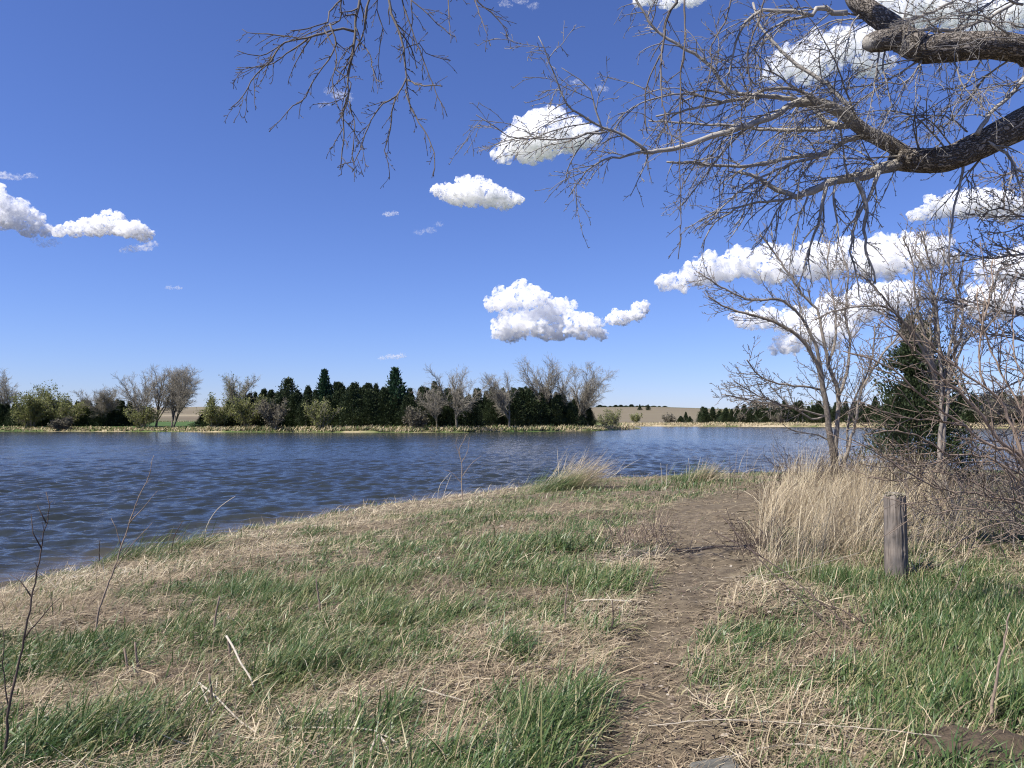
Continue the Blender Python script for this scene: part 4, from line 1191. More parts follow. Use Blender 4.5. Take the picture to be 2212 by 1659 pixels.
# ------------------------------------------------------------------ far trees
def bare_tree(seed, h, spread, trunks=1, n_main=6, lean=0.0, low=0.3, dens=1.0):
    """bare broadleaf: trunk(s) forking into a vase of ascending limbs; returns trunk and crown tube sets"""
    q = np.random.default_rng(seed)
    tt, tc = Tubes(), Tubes()
    R = h * 0.022
    cfg = [dict(gap=h * 0.036 / dens, len=h * 0.32, r=h * 0.006, ang=40, wob=0.10, pull=(0, 0, 0.025), n=6, k=4, taper=0.5, rmin=0.018),
           dict(gap=h * 0.022 / dens, len=h * 0.14, r=h * 0.0034, ang=40, wob=0.12, pull=(0, 0, 0.03), n=4, k=3, taper=0.4, rmin=0.014),
           dict(gap=h * 0.020 / dens, len=h * 0.060, r=h * 0.0020, ang=42, wob=0.12, pull=(0, 0, 0.02), n=3, k=3, taper=0.3, rmin=0.012)]
    for j in range(trunks):
        a = q.random() * 6.28
        off = np.array([math.cos(a), math.sin(a), 0]) * (0.25 * R * 4 if trunks > 1 else 0)
        d = unit(np.array([math.cos(a) * 0.28 * (trunks > 1) + lean, math.sin(a) * 0.28 * (trunks > 1), 1]))
        P = wander(q, off + [0, 0, -0.3], d, h * (low + 0.08), 6, 0.05, np.array([0, 0, 0.03]))
        rad = np.linspace(R * (1 if trunks == 1 else 0.75), R * 0.6, 7)
        tt.add(P, rad, 8)
        nm = n_main if trunks == 1 else max(3, n_main // trunks + 1)
        for i in range(nm):
            t = q.uniform(0.45, 1.0) if i else 1.0
            k = int(t * 6)
            b_ = q.random() * 6.28
            sp = spread * q.uniform(0.35, 1.15) * (0.25 if i == 0 else 1)
            dd = unit(np.array([math.cos(b_) * sp * 1.5 + d[0] * 0.5, math.sin(b_) * sp * 1.5 + d[1] * 0.5, 1.0]))
            L = (h - P[k][2]) * q.uniform(0.8, 1.08) * math.sqrt(1 + 0.35 * sp * sp)
            Q = wander(q, P[k], dd, L, 11, 0.075, np.array([0, 0, 0.022]))
            rr = np.linspace(R * 0.5, 0.022, 12)
            tc.add(Q, rr, 5)
            twigs(tc, q, Q, rr, 0, cfg, 0.18)
    return tt, tc


def bare_thing(name, label, loc, seed, h, spread, mat, cat="tree", group=None, buds=0, **kw):
    e = empty(name, loc, label, cat, group)
    tt, tc = bare_tree(seed, h, spread, **kw)
    tt.obj("trunk", mat, e)
    tc.obj("crown", mat, e)
    if buds:
        q = np.random.default_rng(seed + 1)
        Vc = np.concatenate(tc.V); Rc = np.concatenate(tc.R)
        thin = np.where(Rc < h * 0.0045)[0]
        pick = q.choice(thin, buds)
        C = Vc[pick] + q.normal(0, h * 0.012, (buds, 3))
        D = q.normal(0, 1, (buds, 3)); D /= np.linalg.norm(D, axis=1)[:, None]
        L = h * 0.028 * q.uniform(0.5, 1.3, buds)
        V, F, T = sprays(q, C, D, L, L * 0.7, np.clip(fbm(C[:, 0], C[:, 1], C[:, 2], 2, seed) + q.normal(0, 0.15, buds), 0, 1))
        mesh_obj("spring_leaves", V, F, M_BUD, e, False, {"tint": T})
    return e


def brush_thing(name, label, loc, seed, h, w, mat, n=1600, cat="shrub", group=None, leaf=0.3):
    """rounded shrub of many fine sprays on several stems"""
    q = np.random.default_rng(seed)
    e = empty(name, loc, label, cat, group)
    tb = Tubes()
    tips = []
    for i in range(16):
        a = q.random() * 6.28
        d = unit(np.array([math.cos(a) * w / h * 0.85 * q.random(), math.sin(a) * w / h * 0.85 * q.random(), 1]))
        P = wander(q, np.array([q.normal(0, w * 0.06), q.normal(0, w * 0.06), -0.1]), d, h * q.uniform(0.7, 1.0), 7, 0.10, np.array([0, 0, 0.01]))
        r = np.linspace(h * 0.012, 0.015, 8)
        tb.add(P, r, 4)
        twigs(tb, q, P, r, 0, [dict(gap=h * 0.05, len=h * 0.3, r=h * 0.005, ang=40, wob=0.12, pull=(0, 0, 0.03), n=5, k=3, rmin=0.012),
                               dict(gap=h * 0.04, len=h * 0.12, r=h * 0.003, ang=42, wob=0.12, pull=(0, 0, 0.02), n=3, k=3, rmin=0.011)], 0.2)
        tips.append(P[3:])
    tb.obj("stems", M_FARBARK, e)
    Vc = np.concatenate(tb.V)
    C = Vc[q.integers(0, len(Vc), n)] + q.normal(0, h * 0.035, (n, 3))
    C[:, 2] = np.maximum(C[:, 2], 0.05)
    D = q.normal(0, 1, (n, 3)) + [0, 0, 0.5]; D /= np.linalg.norm(D, axis=1)[:, None]
    L = leaf * q.uniform(0.5, 1.3, n)
    V, F, T = sprays(q, C, D, L, L * 0.55, np.clip(fbm(C[:, 0], C[:, 1], C[:, 2], 2, seed) * 0.9 + q.normal(0, 0.16, n), 0, 1))
    mesh_obj("foliage", V, F, mat, e, False, {"tint": T})
    return e


def far_at(u, Y):
    x = (u - 1106) / FPX * Y
    return np.array([x, Y, float(far_z(np.array([x]), np.array([Y]))[0]) - 0.05])


def hgt(v, Y, z):
    """height of something whose top shows at row v, standing at depth Y on ground z"""
    return W(1106, v, Y)[2] - z


def pine_crown(seed, h, w, n, leaf):
    q = np.random.default_rng(seed)
    m = 15
    Cs, Ts = [], []
    for i in range(m):
        z = h * (0.22 + 0.76 * i / (m - 1))
        R = w / 2 * np.interp(i / (m - 1), [0, 0.25, 0.7, 1], [0.8, 1.0, 0.55, 0.07])
        nb = 8
        for b_ in range(nb):
            a = (b_ + q.random()) * 6.28 / nb
            L = R * q.uniform(0.65, 1.12)
            k = max(3, int(n / (m * nb)))
            t = q.random(k) ** 0.7
            C = np.stack([np.cos(a) * L * t, np.sin(a) * L * t, z + 0.30 * L * t], -1) + q.normal(0, 0.05 * w, (k, 3)) * [1, 1, 0.6]
            Cs.append(C); Ts.append(np.full(k, q.random() * 0.5) + 0.5 * q.random(k))
    C = np.concatenate(Cs); T = np.concatenate(Ts); N_ = len(C)
    D = np.stack([C[:, 0], C[:, 1], np.full(N_, w * 0.35)], -1)
    D = D / np.linalg.norm(D, axis=1)[:, None] + q.normal(0, 0.4, (N_, 3)); D /= np.linalg.norm(D, axis=1)[:, None]
    L = leaf * q.uniform(0.6, 1.3, N_)
    return sprays(q, C, D, L, L * 0.4, np.clip(T, 0, 1))


def pine_thing(label, loc, h, w, seed, mat):
    e = empty("pine_tree", loc, label, "tree")
    tb = Tubes(); P = smooth_path(np.array([[0, 0, -0.2], [0.1, 0, h * 0.5], [0, 0, h * 0.98]]), 0.5)
    tb.add(P, taper(P, h * 0.02, 0.03), 7); tb.obj("trunk", M_FARBARK, e)
    V, F, T = pine_crown(seed, h, w, 2600, h * 0.055)
    mesh_obj("crown", V, F, mat, e, False, {"tint": T})
    return e


# packed cedars of the wooded point: four grown, the rest copied
qf = np.random.default_rng(77)
GC = "dark cedars packed together on the wooded point"
LC = "dark green cedar packed among others on the wooded point"
protos = [cedar_thing("cedar_tree", LC, (0, 0, 0), 8.0, 4.6 + 0.5 * (i % 3), 7500, 0.34, 400 + i, M_CEDAR, GC) for i in range(5)]
nuse = 0


def put(proto_list, loc, h_, w_, label, group):
    global nuse
    p = proto_list[nuse % len(proto_list)]
    sc = (w_, w_, h_)
    first = p.get("used") is None
    if first:
        p["used"] = 1
        p.location = loc; p.scale = sc; p.rotation_euler = (0, 0, qf.random() * 6.28)
        p["label"] = label; p["group"] = group
        o = p
    else:
        o = copy_tree(p, loc, qf.random() * 6.28, sc, label, group)
    nuse += 1
    return o


ROW = [(u, qf.uniform(1.5, 5)) for u in np.arange(440, 1292, 19)] + [(u, qf.uniform(6, 11)) for u in np.arange(500, 1280, 14)] + [(u, qf.uniform(12, 20)) for u in np.arange(540, 1260, 26)]
TOPV = ([430, 480, 560, 600, 640, 700, 760, 800, 850, 900, 930, 960, 1000, 1050, 1120, 1180, 1240, 1270, 1295],
        [885, 872, 850, 846, 846, 838, 832, 838, 842, 840, 832, 842, 850, 848, 840, 848, 862, 868, 880])
for u, dep in ROW:
    u = u + qf.normal(0, 6)
    Y = np.interp(u, SH_U, SH_D) + 7 + dep
    L = far_at(u, Y)
    front = dep < 5.5
    v_top = np.interp(u, *TOPV) + (qf.uniform(2, 24) if front else qf.uniform(-5, 9))
    H = max(2.2, hgt(v_top, Y, L[2]))
    put(protos, L, H / 8.0, np.clip(H / 8.0, 0.6, 0.95) * (qf.uniform(1.05, 1.45) if front else qf.uniform(0.75, 1.25)), LC, GC)

# the cedar wood on the left shore
GL = "dark cedars in shade under the bare trees on the left shore"
LL = "dark cedar in the shade under the bare trees on the left shore"
for u in np.arange(-70, 318, 14):
    u = u + qf.normal(0, 5)
    Y = 141 + 10 + qf.uniform(0, 5)
    L = far_at(u, Y)
    H = hgt(np.interp(u, [-60, 60, 150, 250, 320], [872, 882, 868, 862, 884]) + qf.uniform(-6, 8), Y, L[2])
    put(protos, L, H / 8.0, np.clip(H / 8.0, 0.5, 1.0) * qf.uniform(1.1, 1.6), LL, GL)

# cedar wood across the bay on the right
GR = "small dark cedars along the distant shore across the bay"
LR = "small dark cedar in the row along the distant shore across the bay"
for u in np.concatenate([np.arange(1462, 1800, 11), np.arange(1800, 2260, 16)]):
    u = u + qf.normal(0, 4)
    Y = np.interp(u, [1200, 1330, 1500, 1760, 2000, 2400, 3000], [236, 240, 236, 226, 205, 170, 150]) + 9 + qf.uniform(0, 10)
    L = far_at(u, Y)
    H = hgt(np.interp(u, [1440, 1500, 1600, 1700, 1800, 2250], [895, 888, 880, 872, 868, 850]) + qf.uniform(-5, 12), Y, L[2])
    put(protos, L, H / 8.0, np.clip(H / 8.0, 0.4, 1.1) * qf.uniform(1.1, 1.6), LR, GR)

# the trees one can tell apart
def F_(u, dy):
    Y = float(np.interp(u, SH_U, SH_D)) + dy
    return far_at(u, Y), Y


for (lab, u, dy, vtop, seed, sp, kw) in [
    ("bare spreading cottonwood right of the wooded point, outermost crown leaning over the grass", 1248, 12, 792, 501, 0.62, dict(n_main=10, lean=0.06, low=0.16, dens=1.1)),
    ("tall bare cottonwood standing highest of all on the wooded point", 1186, 12, 778, 502, 0.55, dict(n_main=8, low=0.3)),
    ("pale bare tree with a round crown in the middle of the cedar wood", 988, 4, 797, 503, 0.6, dict(n_main=7, low=0.3)),
    ("grey bare tree with crooked white limbs standing in front of the cedars", 1100, 4, 806, 504, 0.65, dict(n_main=7, low=0.28)),
    ("small leafless tree rising in front of the cedar edge by the pale bare tree", 945, 5, 838, 505, 0.7, dict(n_main=6, low=0.25)),
    ("right hand bare twin of the two slim cottonwoods in the gap of the left shore", 372, 9, 795, 506, 0.42, dict(n_main=8, low=0.2, trunks=2, dens=1.2)),
    ("slender bare cottonwood just beside its wider twin in the gap of the left shore", 338, 9, 800, 507, 0.36, dict(n_main=7, low=0.3)),
    ("bare tree leaning away from the twin cottonwoods over the dark cedars", 310, 8, 808, 508, 0.55, dict(n_main=7, low=0.25, lean=-0.12)),
    ("bare round topped tree at the picture edge on the left shore", 14, 14, 808, 509, 0.6, dict(n_main=8, low=0.25)),
    ("grey budding tree in the middle of the left shore wood", 232, 12, 834, 510, 0.75, dict(n_main=8, low=0.2, dens=1.2)),
    ("thin grey tree with pale leaf tufts at the near end of the wooded point", 515, 12, 812, 511, 0.5, dict(n_main=8, low=0.25, buds=900)),
]:
    L, Y = F_(u, dy)
    bare_thing("bare_tree", lab, L, seed, hgt(vtop, Y, L[2]), sp, M_FARBARK, group=None, **kw)

for (lab, u, dy, vtop, w, seed, mat, n) in [
    ("bright yellow green budding tree in front of the left shore wood", 68, 7, 846, 8.0, 521, M_BUD, 3000),
    ("olive green budding tree beside the bright one on the left shore", 138, 9, 838, 9.0, 522, M_BUD, 2600),
    ("pale leafing tree standing between the bare round tree and the bright one", 95, 13, 828, 7.5, 523, M_BUD, 1900),
    ("greyish willow shrub leaning low beside a fallen trunk on the left shore", 132, 2.5, 897, 5.5, 524, M_GREYBRUSH, 1800),
    ("pale leafing bush at the left end of the wooded point", 462, 7, 852, 8.0, 525, M_BUD, 2200),
    ("yellow green bush glowing against the cedars at the end of the wooded point", 535, 6, 846, 6.0, 526, M_BUD, 1800),
    ("grey leafless bush in front of the cedars", 596, 3.5, 858, 5.5, 527, M_GREYBRUSH, 2000),
    ("pale green bush below the blue green pine", 695, 3.5, 858, 4.0, 528, M_BUD, 1100),
    ("leafing bush at the foot of the twin cottonwoods", 306, 6, 868, 6.0, 529, M_BUD, 1200),
    ("young green tree alone on the grass past the tip of the wooded point", 1326, 40, 881, 3.0, 530, M_BUD, 900),
    ("small green bush beside the young tree past the wooded point", 1302, 38, 893, 3.0, 531, M_BUD, 500),
    ("round brown bush between the cedars on the wooded point", 898, 3, 880, 4.5, 532, M_GREYBRUSH, 1500),
]:
    L, Y = F_(u, dy)
    brush_thing("leafing_bush" if mat is M_BUD else "grey_bush", lab, L, seed, hgt(vtop, Y, L[2]), w * 1.15, mat, n * 2, "tree" if hgt(vtop, Y, L[2]) > 5 else "shrub", None, 0.36)

for (lab, u, dy, vtop, w, seed, mat) in [
    ("blue green pine poking up above the cedar wood", 700, 14, 802, 3.6, 541, M_PINE),
    ("bright green pine poking up highest above the middle of the cedar wood", 853, 11, 799, 5.0, 542, M_PINE),
    ("broad dark pine with a rounded top at the near end of the cedar wood", 622, 14, 822, 6.5, 543, M_CEDAR)]:
    L, Y = F_(u, dy)
    pine_thing(lab, L, hgt(vtop, Y, L[2]), w, seed, mat)

# distant trees across the bay
for (lab, u, Y, vtop, w, mat, seed, n) in [
    ("pale green round tree behind the distant cedars across the bay", 1560, 254, 880, 8.0, M_BUD, 551, 1500),
    ("grey leafless bush at the near end of the distant cedar row", 1447, 246, 892, 5.5, M_GREYBRUSH, 552, 900),
    ("pale budding bushes standing in the brown field before the hill", 1370, 262, 891, 6.0, M_BUD, 553, 700),
    ("tall grey bare tree above the distant cedars behind the sapling twigs", 1662, 252, 855, 9.0, M_GREYBRUSH, 554, 1500),
    ("reddish grey bush before the distant cedars across the bay", 1600, 243, 890, 5.5, M_GREYBRUSH, 555, 900),
    ("grey round bush close to the distant shoreline left of the sapling trunk", 1680, 238, 890, 5.5, M_GREYBRUSH, 556, 900),
    ("brown leafless trees massed across the water at the picture edge", 2150, 196, 832, 14.0, M_GREYBRUSH, 557, 3000),
    ("broad brown leafless tree across the water beyond the dark cedar", 2215, 190, 838, 13.0, M_GREYBRUSH, 558, 2600),
    ("pale green tree across the water half hidden by the sapling trunk", 1760, 246, 866, 9.0, M_BUD, 559, 1200)]:
    L = far_at(u, Y)
    brush_thing("leafing_tree" if mat is M_BUD else "leafless_tree", lab, L, seed, hgt(vtop, Y, L[2]), w, mat, n, "tree", None, 0.5)
L = far_at(1630, 258); pine_thing("dark pine standing above the distant cedar row across the bay", L, hgt(866, 258, L[2]), 7.0, 561, M_CEDAR)
L = far_at(1518, 252); pine_thing("small open topped pine in the distant cedar row across the bay", L, hgt(880, 252, L[2]), 4.0, 562, M_CEDAR)
# hedgerow on the skyline of the hill
for i, u in enumerate([1296, 1306, 1318, 1330, 1341, 1352, 1364, 1376, 1388, 1398, 1412, 1424, 1436]):
    L = far_at(u, 760 + 10 * (i % 3)); L[2] -= 0.8
    put(protos, L, qf.uniform(0.28, 0.46), qf.uniform(1.6, 2.6), "far dark tree in the hedgerow on the brown hill skyline", "hedgerow trees on the hill skyline")
for u, Y in ((1382, 560), (1400, 556)):
    put(protos, far_at(u, Y), 0.5, 0.7, "small dark tree alone on the brown hillside", "pair of trees on the brown hillside")
for p in protos:
    if "used" in p.keys(): del p["used"]
for o in bpy.data.objects:
    if "used" in o.keys(): del o["used"]

# ------------------------------------------------------------------ grass, straw and litter on the near bank
def blades(q, base, L, wid, az, th0, th1, tint, segs=3, curl=0.0):
    """flat tapering blades: th0 = angle from upright at the root, th1 = extra bend to the tip, az = direction it leans to"""
    n = len(base)
    V = np.empty((n, (segs + 1) * 2, 3), np.float32)
    p = base.copy()
    wa = az + math.pi / 2 + q.normal(0, 0.5, n)
    wv = np.stack([np.cos(wa), np.sin(wa), q.normal(0, 0.25, n)], -1)
    prof = np.interp(np.linspace(0, 1, segs + 1), [0, 0.35, 0.7, 1], [0.75, 1.0, 0.7, 0.08])
    a = az.copy()
    for k in range(segs + 1):
        hw = (wid * prof[k] * 0.5)[:, None] * wv
        V[:, k * 2] = p - hw
        V[:, k * 2 + 1] = p + hw
        th = th0 + th1 * ((k + 0.5) / segs) ** 1.2
        a = a + curl * q.normal(0, 1, n)
        st = (L / segs)[:, None]
        p = p + st * np.stack([np.sin(th) * np.cos(a), np.sin(th) * np.sin(a), np.cos(th)], -1)
    m = (segs + 1) * 2
    k = np.arange(segs) * 2
    f = np.stack([k, k + 1, k + 3, k + 2], -1)
    F = (np.arange(n)[:, None, None] * m + f[None]).reshape(-1, 4)
    return V.reshape(-1, 3), F, np.repeat(tint, m)


def lift(V, m, floor):
    """keep blades from sinking below the ground"""
    V = V.reshape(-1, m, 3)
    V[:, :, 2] = np.maximum(V[:, :, 2], floor[:, None] + 0.004)
    return V.reshape(-1, 3)


def scatter(q, n, y0, y1, pw, side=1.12):
    """points over the wedge of ground the photo looks at (with margins), denser nearby"""
    u = q.random(n)
    y = (y0 ** (1 - pw) + u * (y1 ** (1 - pw) - y0 ** (1 - pw))) ** (1 / (1 - pw)) if pw != 1 else y0 * (y1 / y0) ** u
    x = (q.random(n) * 2 - 1) * (y * 0.667 * side + 0.9)
    return x, y


def blob_list(lst):
    return [(G(u, v)[:2], r) for u, v, r in lst]


DRY_BLOBS = blob_list([(1180, 1400, 0.8), (1080, 1370, 0.55), (1000, 1480, 0.45), (1240, 1480, 0.5), (1650, 1430, 0.55), (1780, 1420, 0.65), (1900, 1340, 0.4),
                       (1700, 1560, 0.5), (1560, 1600, 0.6), (1000, 1580, 0.3), (1750, 1620, 0.6), (1300, 1330, 0.5), (1180, 1290, 0.3), (60, 1330, 0.9), (160, 1340, 0.6), (420, 1240, 0.8),
                       (560, 1200, 0.9), (780, 1140, 1.0), (960, 1095, 1.2), (640, 1250, 0.4), (330, 1480, 0.35), (520, 1320, 0.4), (800, 1500, 0.35), (900, 1560, 0.3),
                       (1120, 1150, 0.8), (1240, 1100, 1.0), (40, 1500, 0.3), (620, 1580, 0.3), (1380, 1160, 0.8), (1360, 1220, 0.6), (1560, 1320, 0.5), (1640, 1270, 0.5), (2120, 1620, 0.35)])
GREEN_BLOBS = blob_list([(180, 1420, 0.5), (560, 1300, 0.7), (780, 1260, 0.7), (1150, 1180, 1.0), (1000, 1230, 0.8), (1200, 1250, 0.6), (1330, 1255, 0.5), (860, 1330, 0.6), (1260, 1540, 0.35), (1230, 1620, 0.4),
                         (300, 1580, 0.5), (120, 1620, 0.4), (780, 1570, 0.35), (640, 1440, 0.4), (2000, 1420, 0.6), (1900, 1480, 0.45), (2120, 1500, 0.6), (2040, 1290, 0.9), (1850, 1260, 0.6),
                         (1640, 1390, 0.22), (1600, 1410, 0.15), (1330, 1370, 0.16), (1300, 1410, 0.16), (1600, 1250, 0.15), (1440, 1195, 0.16), (1500, 1050, 1.6), (1350, 1060, 1.4), (1000, 1110, 0.5), (690, 1150, 0.5),
                         (360, 1210, 0.35), (2150, 1350, 1.0), (1080, 1400, 0.2), (1130, 1420, 0.2), (1500, 1560, 0.1)])


def patch(x, y, blobs):
    r = np.zeros_like(x)
    jit = (fbm(x * 2.4, y * 2.4, 0, 3, 67) - 0.5) * 1.1
    for c, R in blobs:
        d = np.hypot(x - c[0], (y - c[1])) / R + jit
        r = np.maximum(r, 1 - sstep(0.55, 1.25, d))
    return r


def green_density(x, y):
    sd = shore_sd(x, y)
    n = fbm(x * 1.1, y * 1.1, 0, 3, 61) * 0.6 + fbm(x * 3.1, y * 3.1, 0, 2, 62) * 0.4
    d = sstep(0.34, 0.62, n) * 0.66 + 0.32
    band = sstep(0.35, 0.7, sd) * (1 - sstep(1.7, 3.0, sd)) * (x < 2)
    d = d * (1 - 0.66 * band)
    d = d * (1 - 0.75 * patch(x, y, DRY_BLOBS))
    d = np.maximum(d, patch(x, y, GREEN_BLOBS) * (0.22 + 0.75 * sstep(0.36, 0.60, fbm(x * 2.2, y * 2.2, 0, 3, 68))))
    edge = (1 - sstep(0.25, 0.75, sd)) * sstep(0.38, 0.55, fbm(x * 1.6, y * 1.6, 0, 2, 69))
    d = np.maximum(d, 0.75 * edge)
    p = path_sd(x, y)
    d = d * np.where(p < 1.0, 0.04, 1) * (0.25 + 0.75 * sstep(1.0, 1.7, p))
    small = patch(x, y, GREEN_BLOBS[25:31])
    d = np.maximum(d, small * 0.9)
    return d * (sd > 0.02)


WIND = 0.25          # the blades lean to +x, slightly away


def build_green():
    q = np.random.default_rng(31)
    Vs, Fs, Ts, off = [], [], [], 0
    for (n, y0, y1, pw, per, scale, wsc) in ((24000, 2.4, 8.5, 0.15, 12, 1.0, 1.0), (20000, 8.5, 17, 0.1, 9, 1.0, 1.4), (14000, 17, 33, 0.0, 7, 1.0, 2.1)):
        x, y = scatter(q, n, y0, y1, pw)
        g = green_density(x, y)
        k = q.random(n) < g
        x, y, g = x[k], y[k], g[k]
        nt = len(x)
        cnt = np.maximum(2, (per * (0.35 + 0.9 * g) * q.uniform(0.5, 1.4, nt)).astype(int))
        idx = np.repeat(np.arange(nt), cnt); m = len(idx)
        spread = (0.030 + 0.055 * q.random(nt))[idx] * (1 + 0.4 * (wsc - 1))
        bx = x[idx] + q.normal(0, 1, m) * spread; by = y[idx] + q.normal(0, 1, m) * spread
        bz = zg(bx, by) - 0.01
        tall = (0.55 + 0.75 * fbm(x * 0.8, y * 0.8, 0, 2, 65))[idx] * (0.62 + 0.45 * patch(x, y, GREEN_BLOBS))[idx] * q.uniform(0.6, 1.25, nt)[idx] * (0.75 + 0.25 * (1 - sstep(1.8, 2.6, bx)) + 0.25 * (1 - sstep(4.6, 6.2, by)))
        L = q.uniform(0.07, 0.34, m) * tall * scale * 0.82
        right = sstep(2.0, 3.2, bx)                       # sheltered on the right: more upright
        az = np.where(q.random(m) < 0.74 - 0.3 * right, WIND + (q.normal(0, 0.5, nt))[idx] + q.normal(0, 0.45, m), q.random(m) * 6.28)
        th0 = np.clip((q.normal(0.55, 0.22, nt)[idx] + q.normal(0, 0.25, m)) * (1 - 0.4 * right), 0.03, 1.25)
        th1 = np.clip(q.normal(0.95, 0.5, m) * (1 - 0.4 * right), 0.05, 2.0)
        wid = q.uniform(0.0038, 0.0105, m) * wsc
        tint = np.clip(0.40 + 0.45 * (fbm(x * 0.6, y * 0.6, 0, 2, 66) - 0.5)[idx] + 0.15 * q.normal(0, 1, nt)[idx] + q.normal(0, 0.15, m), 0, 0.86)
        tint = np.where(q.random(m) < 0.15, q.uniform(0.86, 1.0, m), tint)
        V, F, T = blades(q, np.stack([bx, by, bz], -1), L, wid, az, th0, th1, tint, 4)
        V = lift(V, 10, bz)
        Vs.append(V); Fs.append(F + off); Ts.append(T); off += len(V)
    o = mesh_obj("green_grass", np.concatenate(Vs), np.concatenate(Fs), M_GRASS, None, False, {"tint": np.concatenate(Ts)})
    tag(o, "wind bent fresh green grass growing in tufts over the bank", "grass", None, "stuff")


def build_straw():
    q = np.random.default_rng(32)
    Vs, Fs, Ts, off = [], [], [], 0
    for (n, y0, y1, pw, wsc, lsc) in ((165000, 2.3, 8.5, 0.15, 1.0, 1.0), (120000, 8.5, 17, 0.1, 1.4, 1.1), (80000, 17, 33, 0.0, 2.2, 1.2)):
        x, y = scatter(q, n, y0, y1, pw)
        sd = shore_sd(x, y); p = path_sd(x, y)
        dry = patch(x, y, DRY_BLOBS)
        clump = fbm(x * 1.7, y * 1.7, 0, 3, 71)
        band = sstep(0.2, 0.7, sd) * (1 - sstep(2.2, 3.4, sd)) * (x < 2)
        pr = np.clip(0.42 + 0.5 * dry + 0.5 * band + 0.5 * (clump - 0.45), 0, 1) * np.where(p < 1.0, 0.34 + 1.8 * np.clip(clump - 0.42, 0, 1) + 0.25 * (y < 6.5) + 0.35 * sstep(0.55, 0.95, p), 1.0) * (sd > 0.05)
        pr = pr * (1 - 0.45 * green_density(x, y))
        k = q.random(n) < pr
        x, y, dry, band, p = x[k], y[k], dry[k], band[k], p[k]
        m = len(x)
        z = zg(x, y) + np.abs(q.normal(0, 0.014, m)) + 0.006
        up = (q.random(m) < 0.20 + 0.12 * band) & (p > 1)
        az = np.where(q.random(m) < 0.55, WIND + q.normal(0, 0.7, m), q.random(m) * 6.28)
        th0 = np.where(up, q.normal(0.75, 0.3, m), q.normal(1.45, 0.10, m))
        th1 = np.where(up, q.normal(0.6, 0.4, m), q.normal(0.1, 0.2, m))
        L = q.uniform(0.06, 0.26, m) * lsc * np.where(p < 1, 0.6, 1)
        wid = (0.0016 + 0.0055 * q.random(m) ** 2) * wsc
        tint = np.clip(0.50 + 0.5 * (fbm(x * 0.9, y * 0.9, 0, 3, 73) - 0.5) * 2 * 0.6 + 0.14 * band + q.normal(0, 0.2, m) - 0.12 * (p < 1), 0, 1)
        V, F, T = blades(q, np.stack([x, y, z], -1), L, wid, az, th0, th1, tint, 3, 0.25)
        V = lift(V, 8, zg(x, y))
        Vs.append(V); Fs.append(F + off); Ts.append(T); off += len(V)
    o = mesh_obj("dry_grass", np.concatenate(Vs), np.concatenate(Fs), M_DRY, None, False, {"tint": np.concatenate(Ts)})
    tag(o, "flattened straw coloured dead grass matted over the bank", "dry grass", None, "stuff")


def build_litter():
    q = np.random.default_rng(33)
    n = 60000
    x, y = scatter(q, n, 2.3, 14, 0.35)
    p = path_sd(x, y); dry = patch(x, y, DRY_BLOBS); sd = shore_sd(x, y)
    cl = fbm(x * 2.3, y * 2.3, 0, 3, 81)
    pr = np.clip(0.18 + 0.6 * dry + 0.9 * (cl - 0.5) + 0.35 * (p < 2.2) + 0.1 * (x > 1), 0, 1) * np.where(p < 0.8, 1.0, 1) * (sd > 0.6) * np.where(x < -1, 0.45, 1)
    k = q.random(n) < pr
    x, y = x[k], y[k]; m = len(x)
    z = zg(x, y) + 0.006 + np.abs(q.normal(0, 0.008, m))
    s = q.uniform(0.007, 0.030, m) * (1 + 0.04 * y) * np.where(path_sd(x, y) < 1, 0.6, 1)
    a = q.random(m) * 6.28
    ux = np.stack([np.cos(a), np.sin(a), q.normal(0, 0.16, m)], -1); uy = np.stack([-np.sin(a), np.cos(a), q.normal(0, 0.28, m)], -1)
    P = np.stack([x, y, z], -1)
    S = s[:, None]
    fold = np.stack([0 * s, 0 * s, s * q.uniform(-0.05, 0.25, m) * np.where(path_sd(x, y) < 1, 0.4, 1)], -1)
    V = np.stack([P - ux * S, P - uy * S * 0.6 + fold, P + ux * S + fold * 0.3, P + uy * S * 0.55 + fold], 1).reshape(-1, 3)
    F = np.arange(m * 4).reshape(m, 4)
    t = np.clip(0.42 + 0.22 * q.normal(0, 1, m), 0, 1)
    V = lift(V, 4, zg(x, y) + 0.002)
    o = mesh_obj("leaf_litter", V, F, M_LEAF, None, False, {"tint": np.repeat(t, 4)})
    tag(o, "brown and grey dead leaves and crumbs strewn along the path", "leaf litter", None, "stuff")


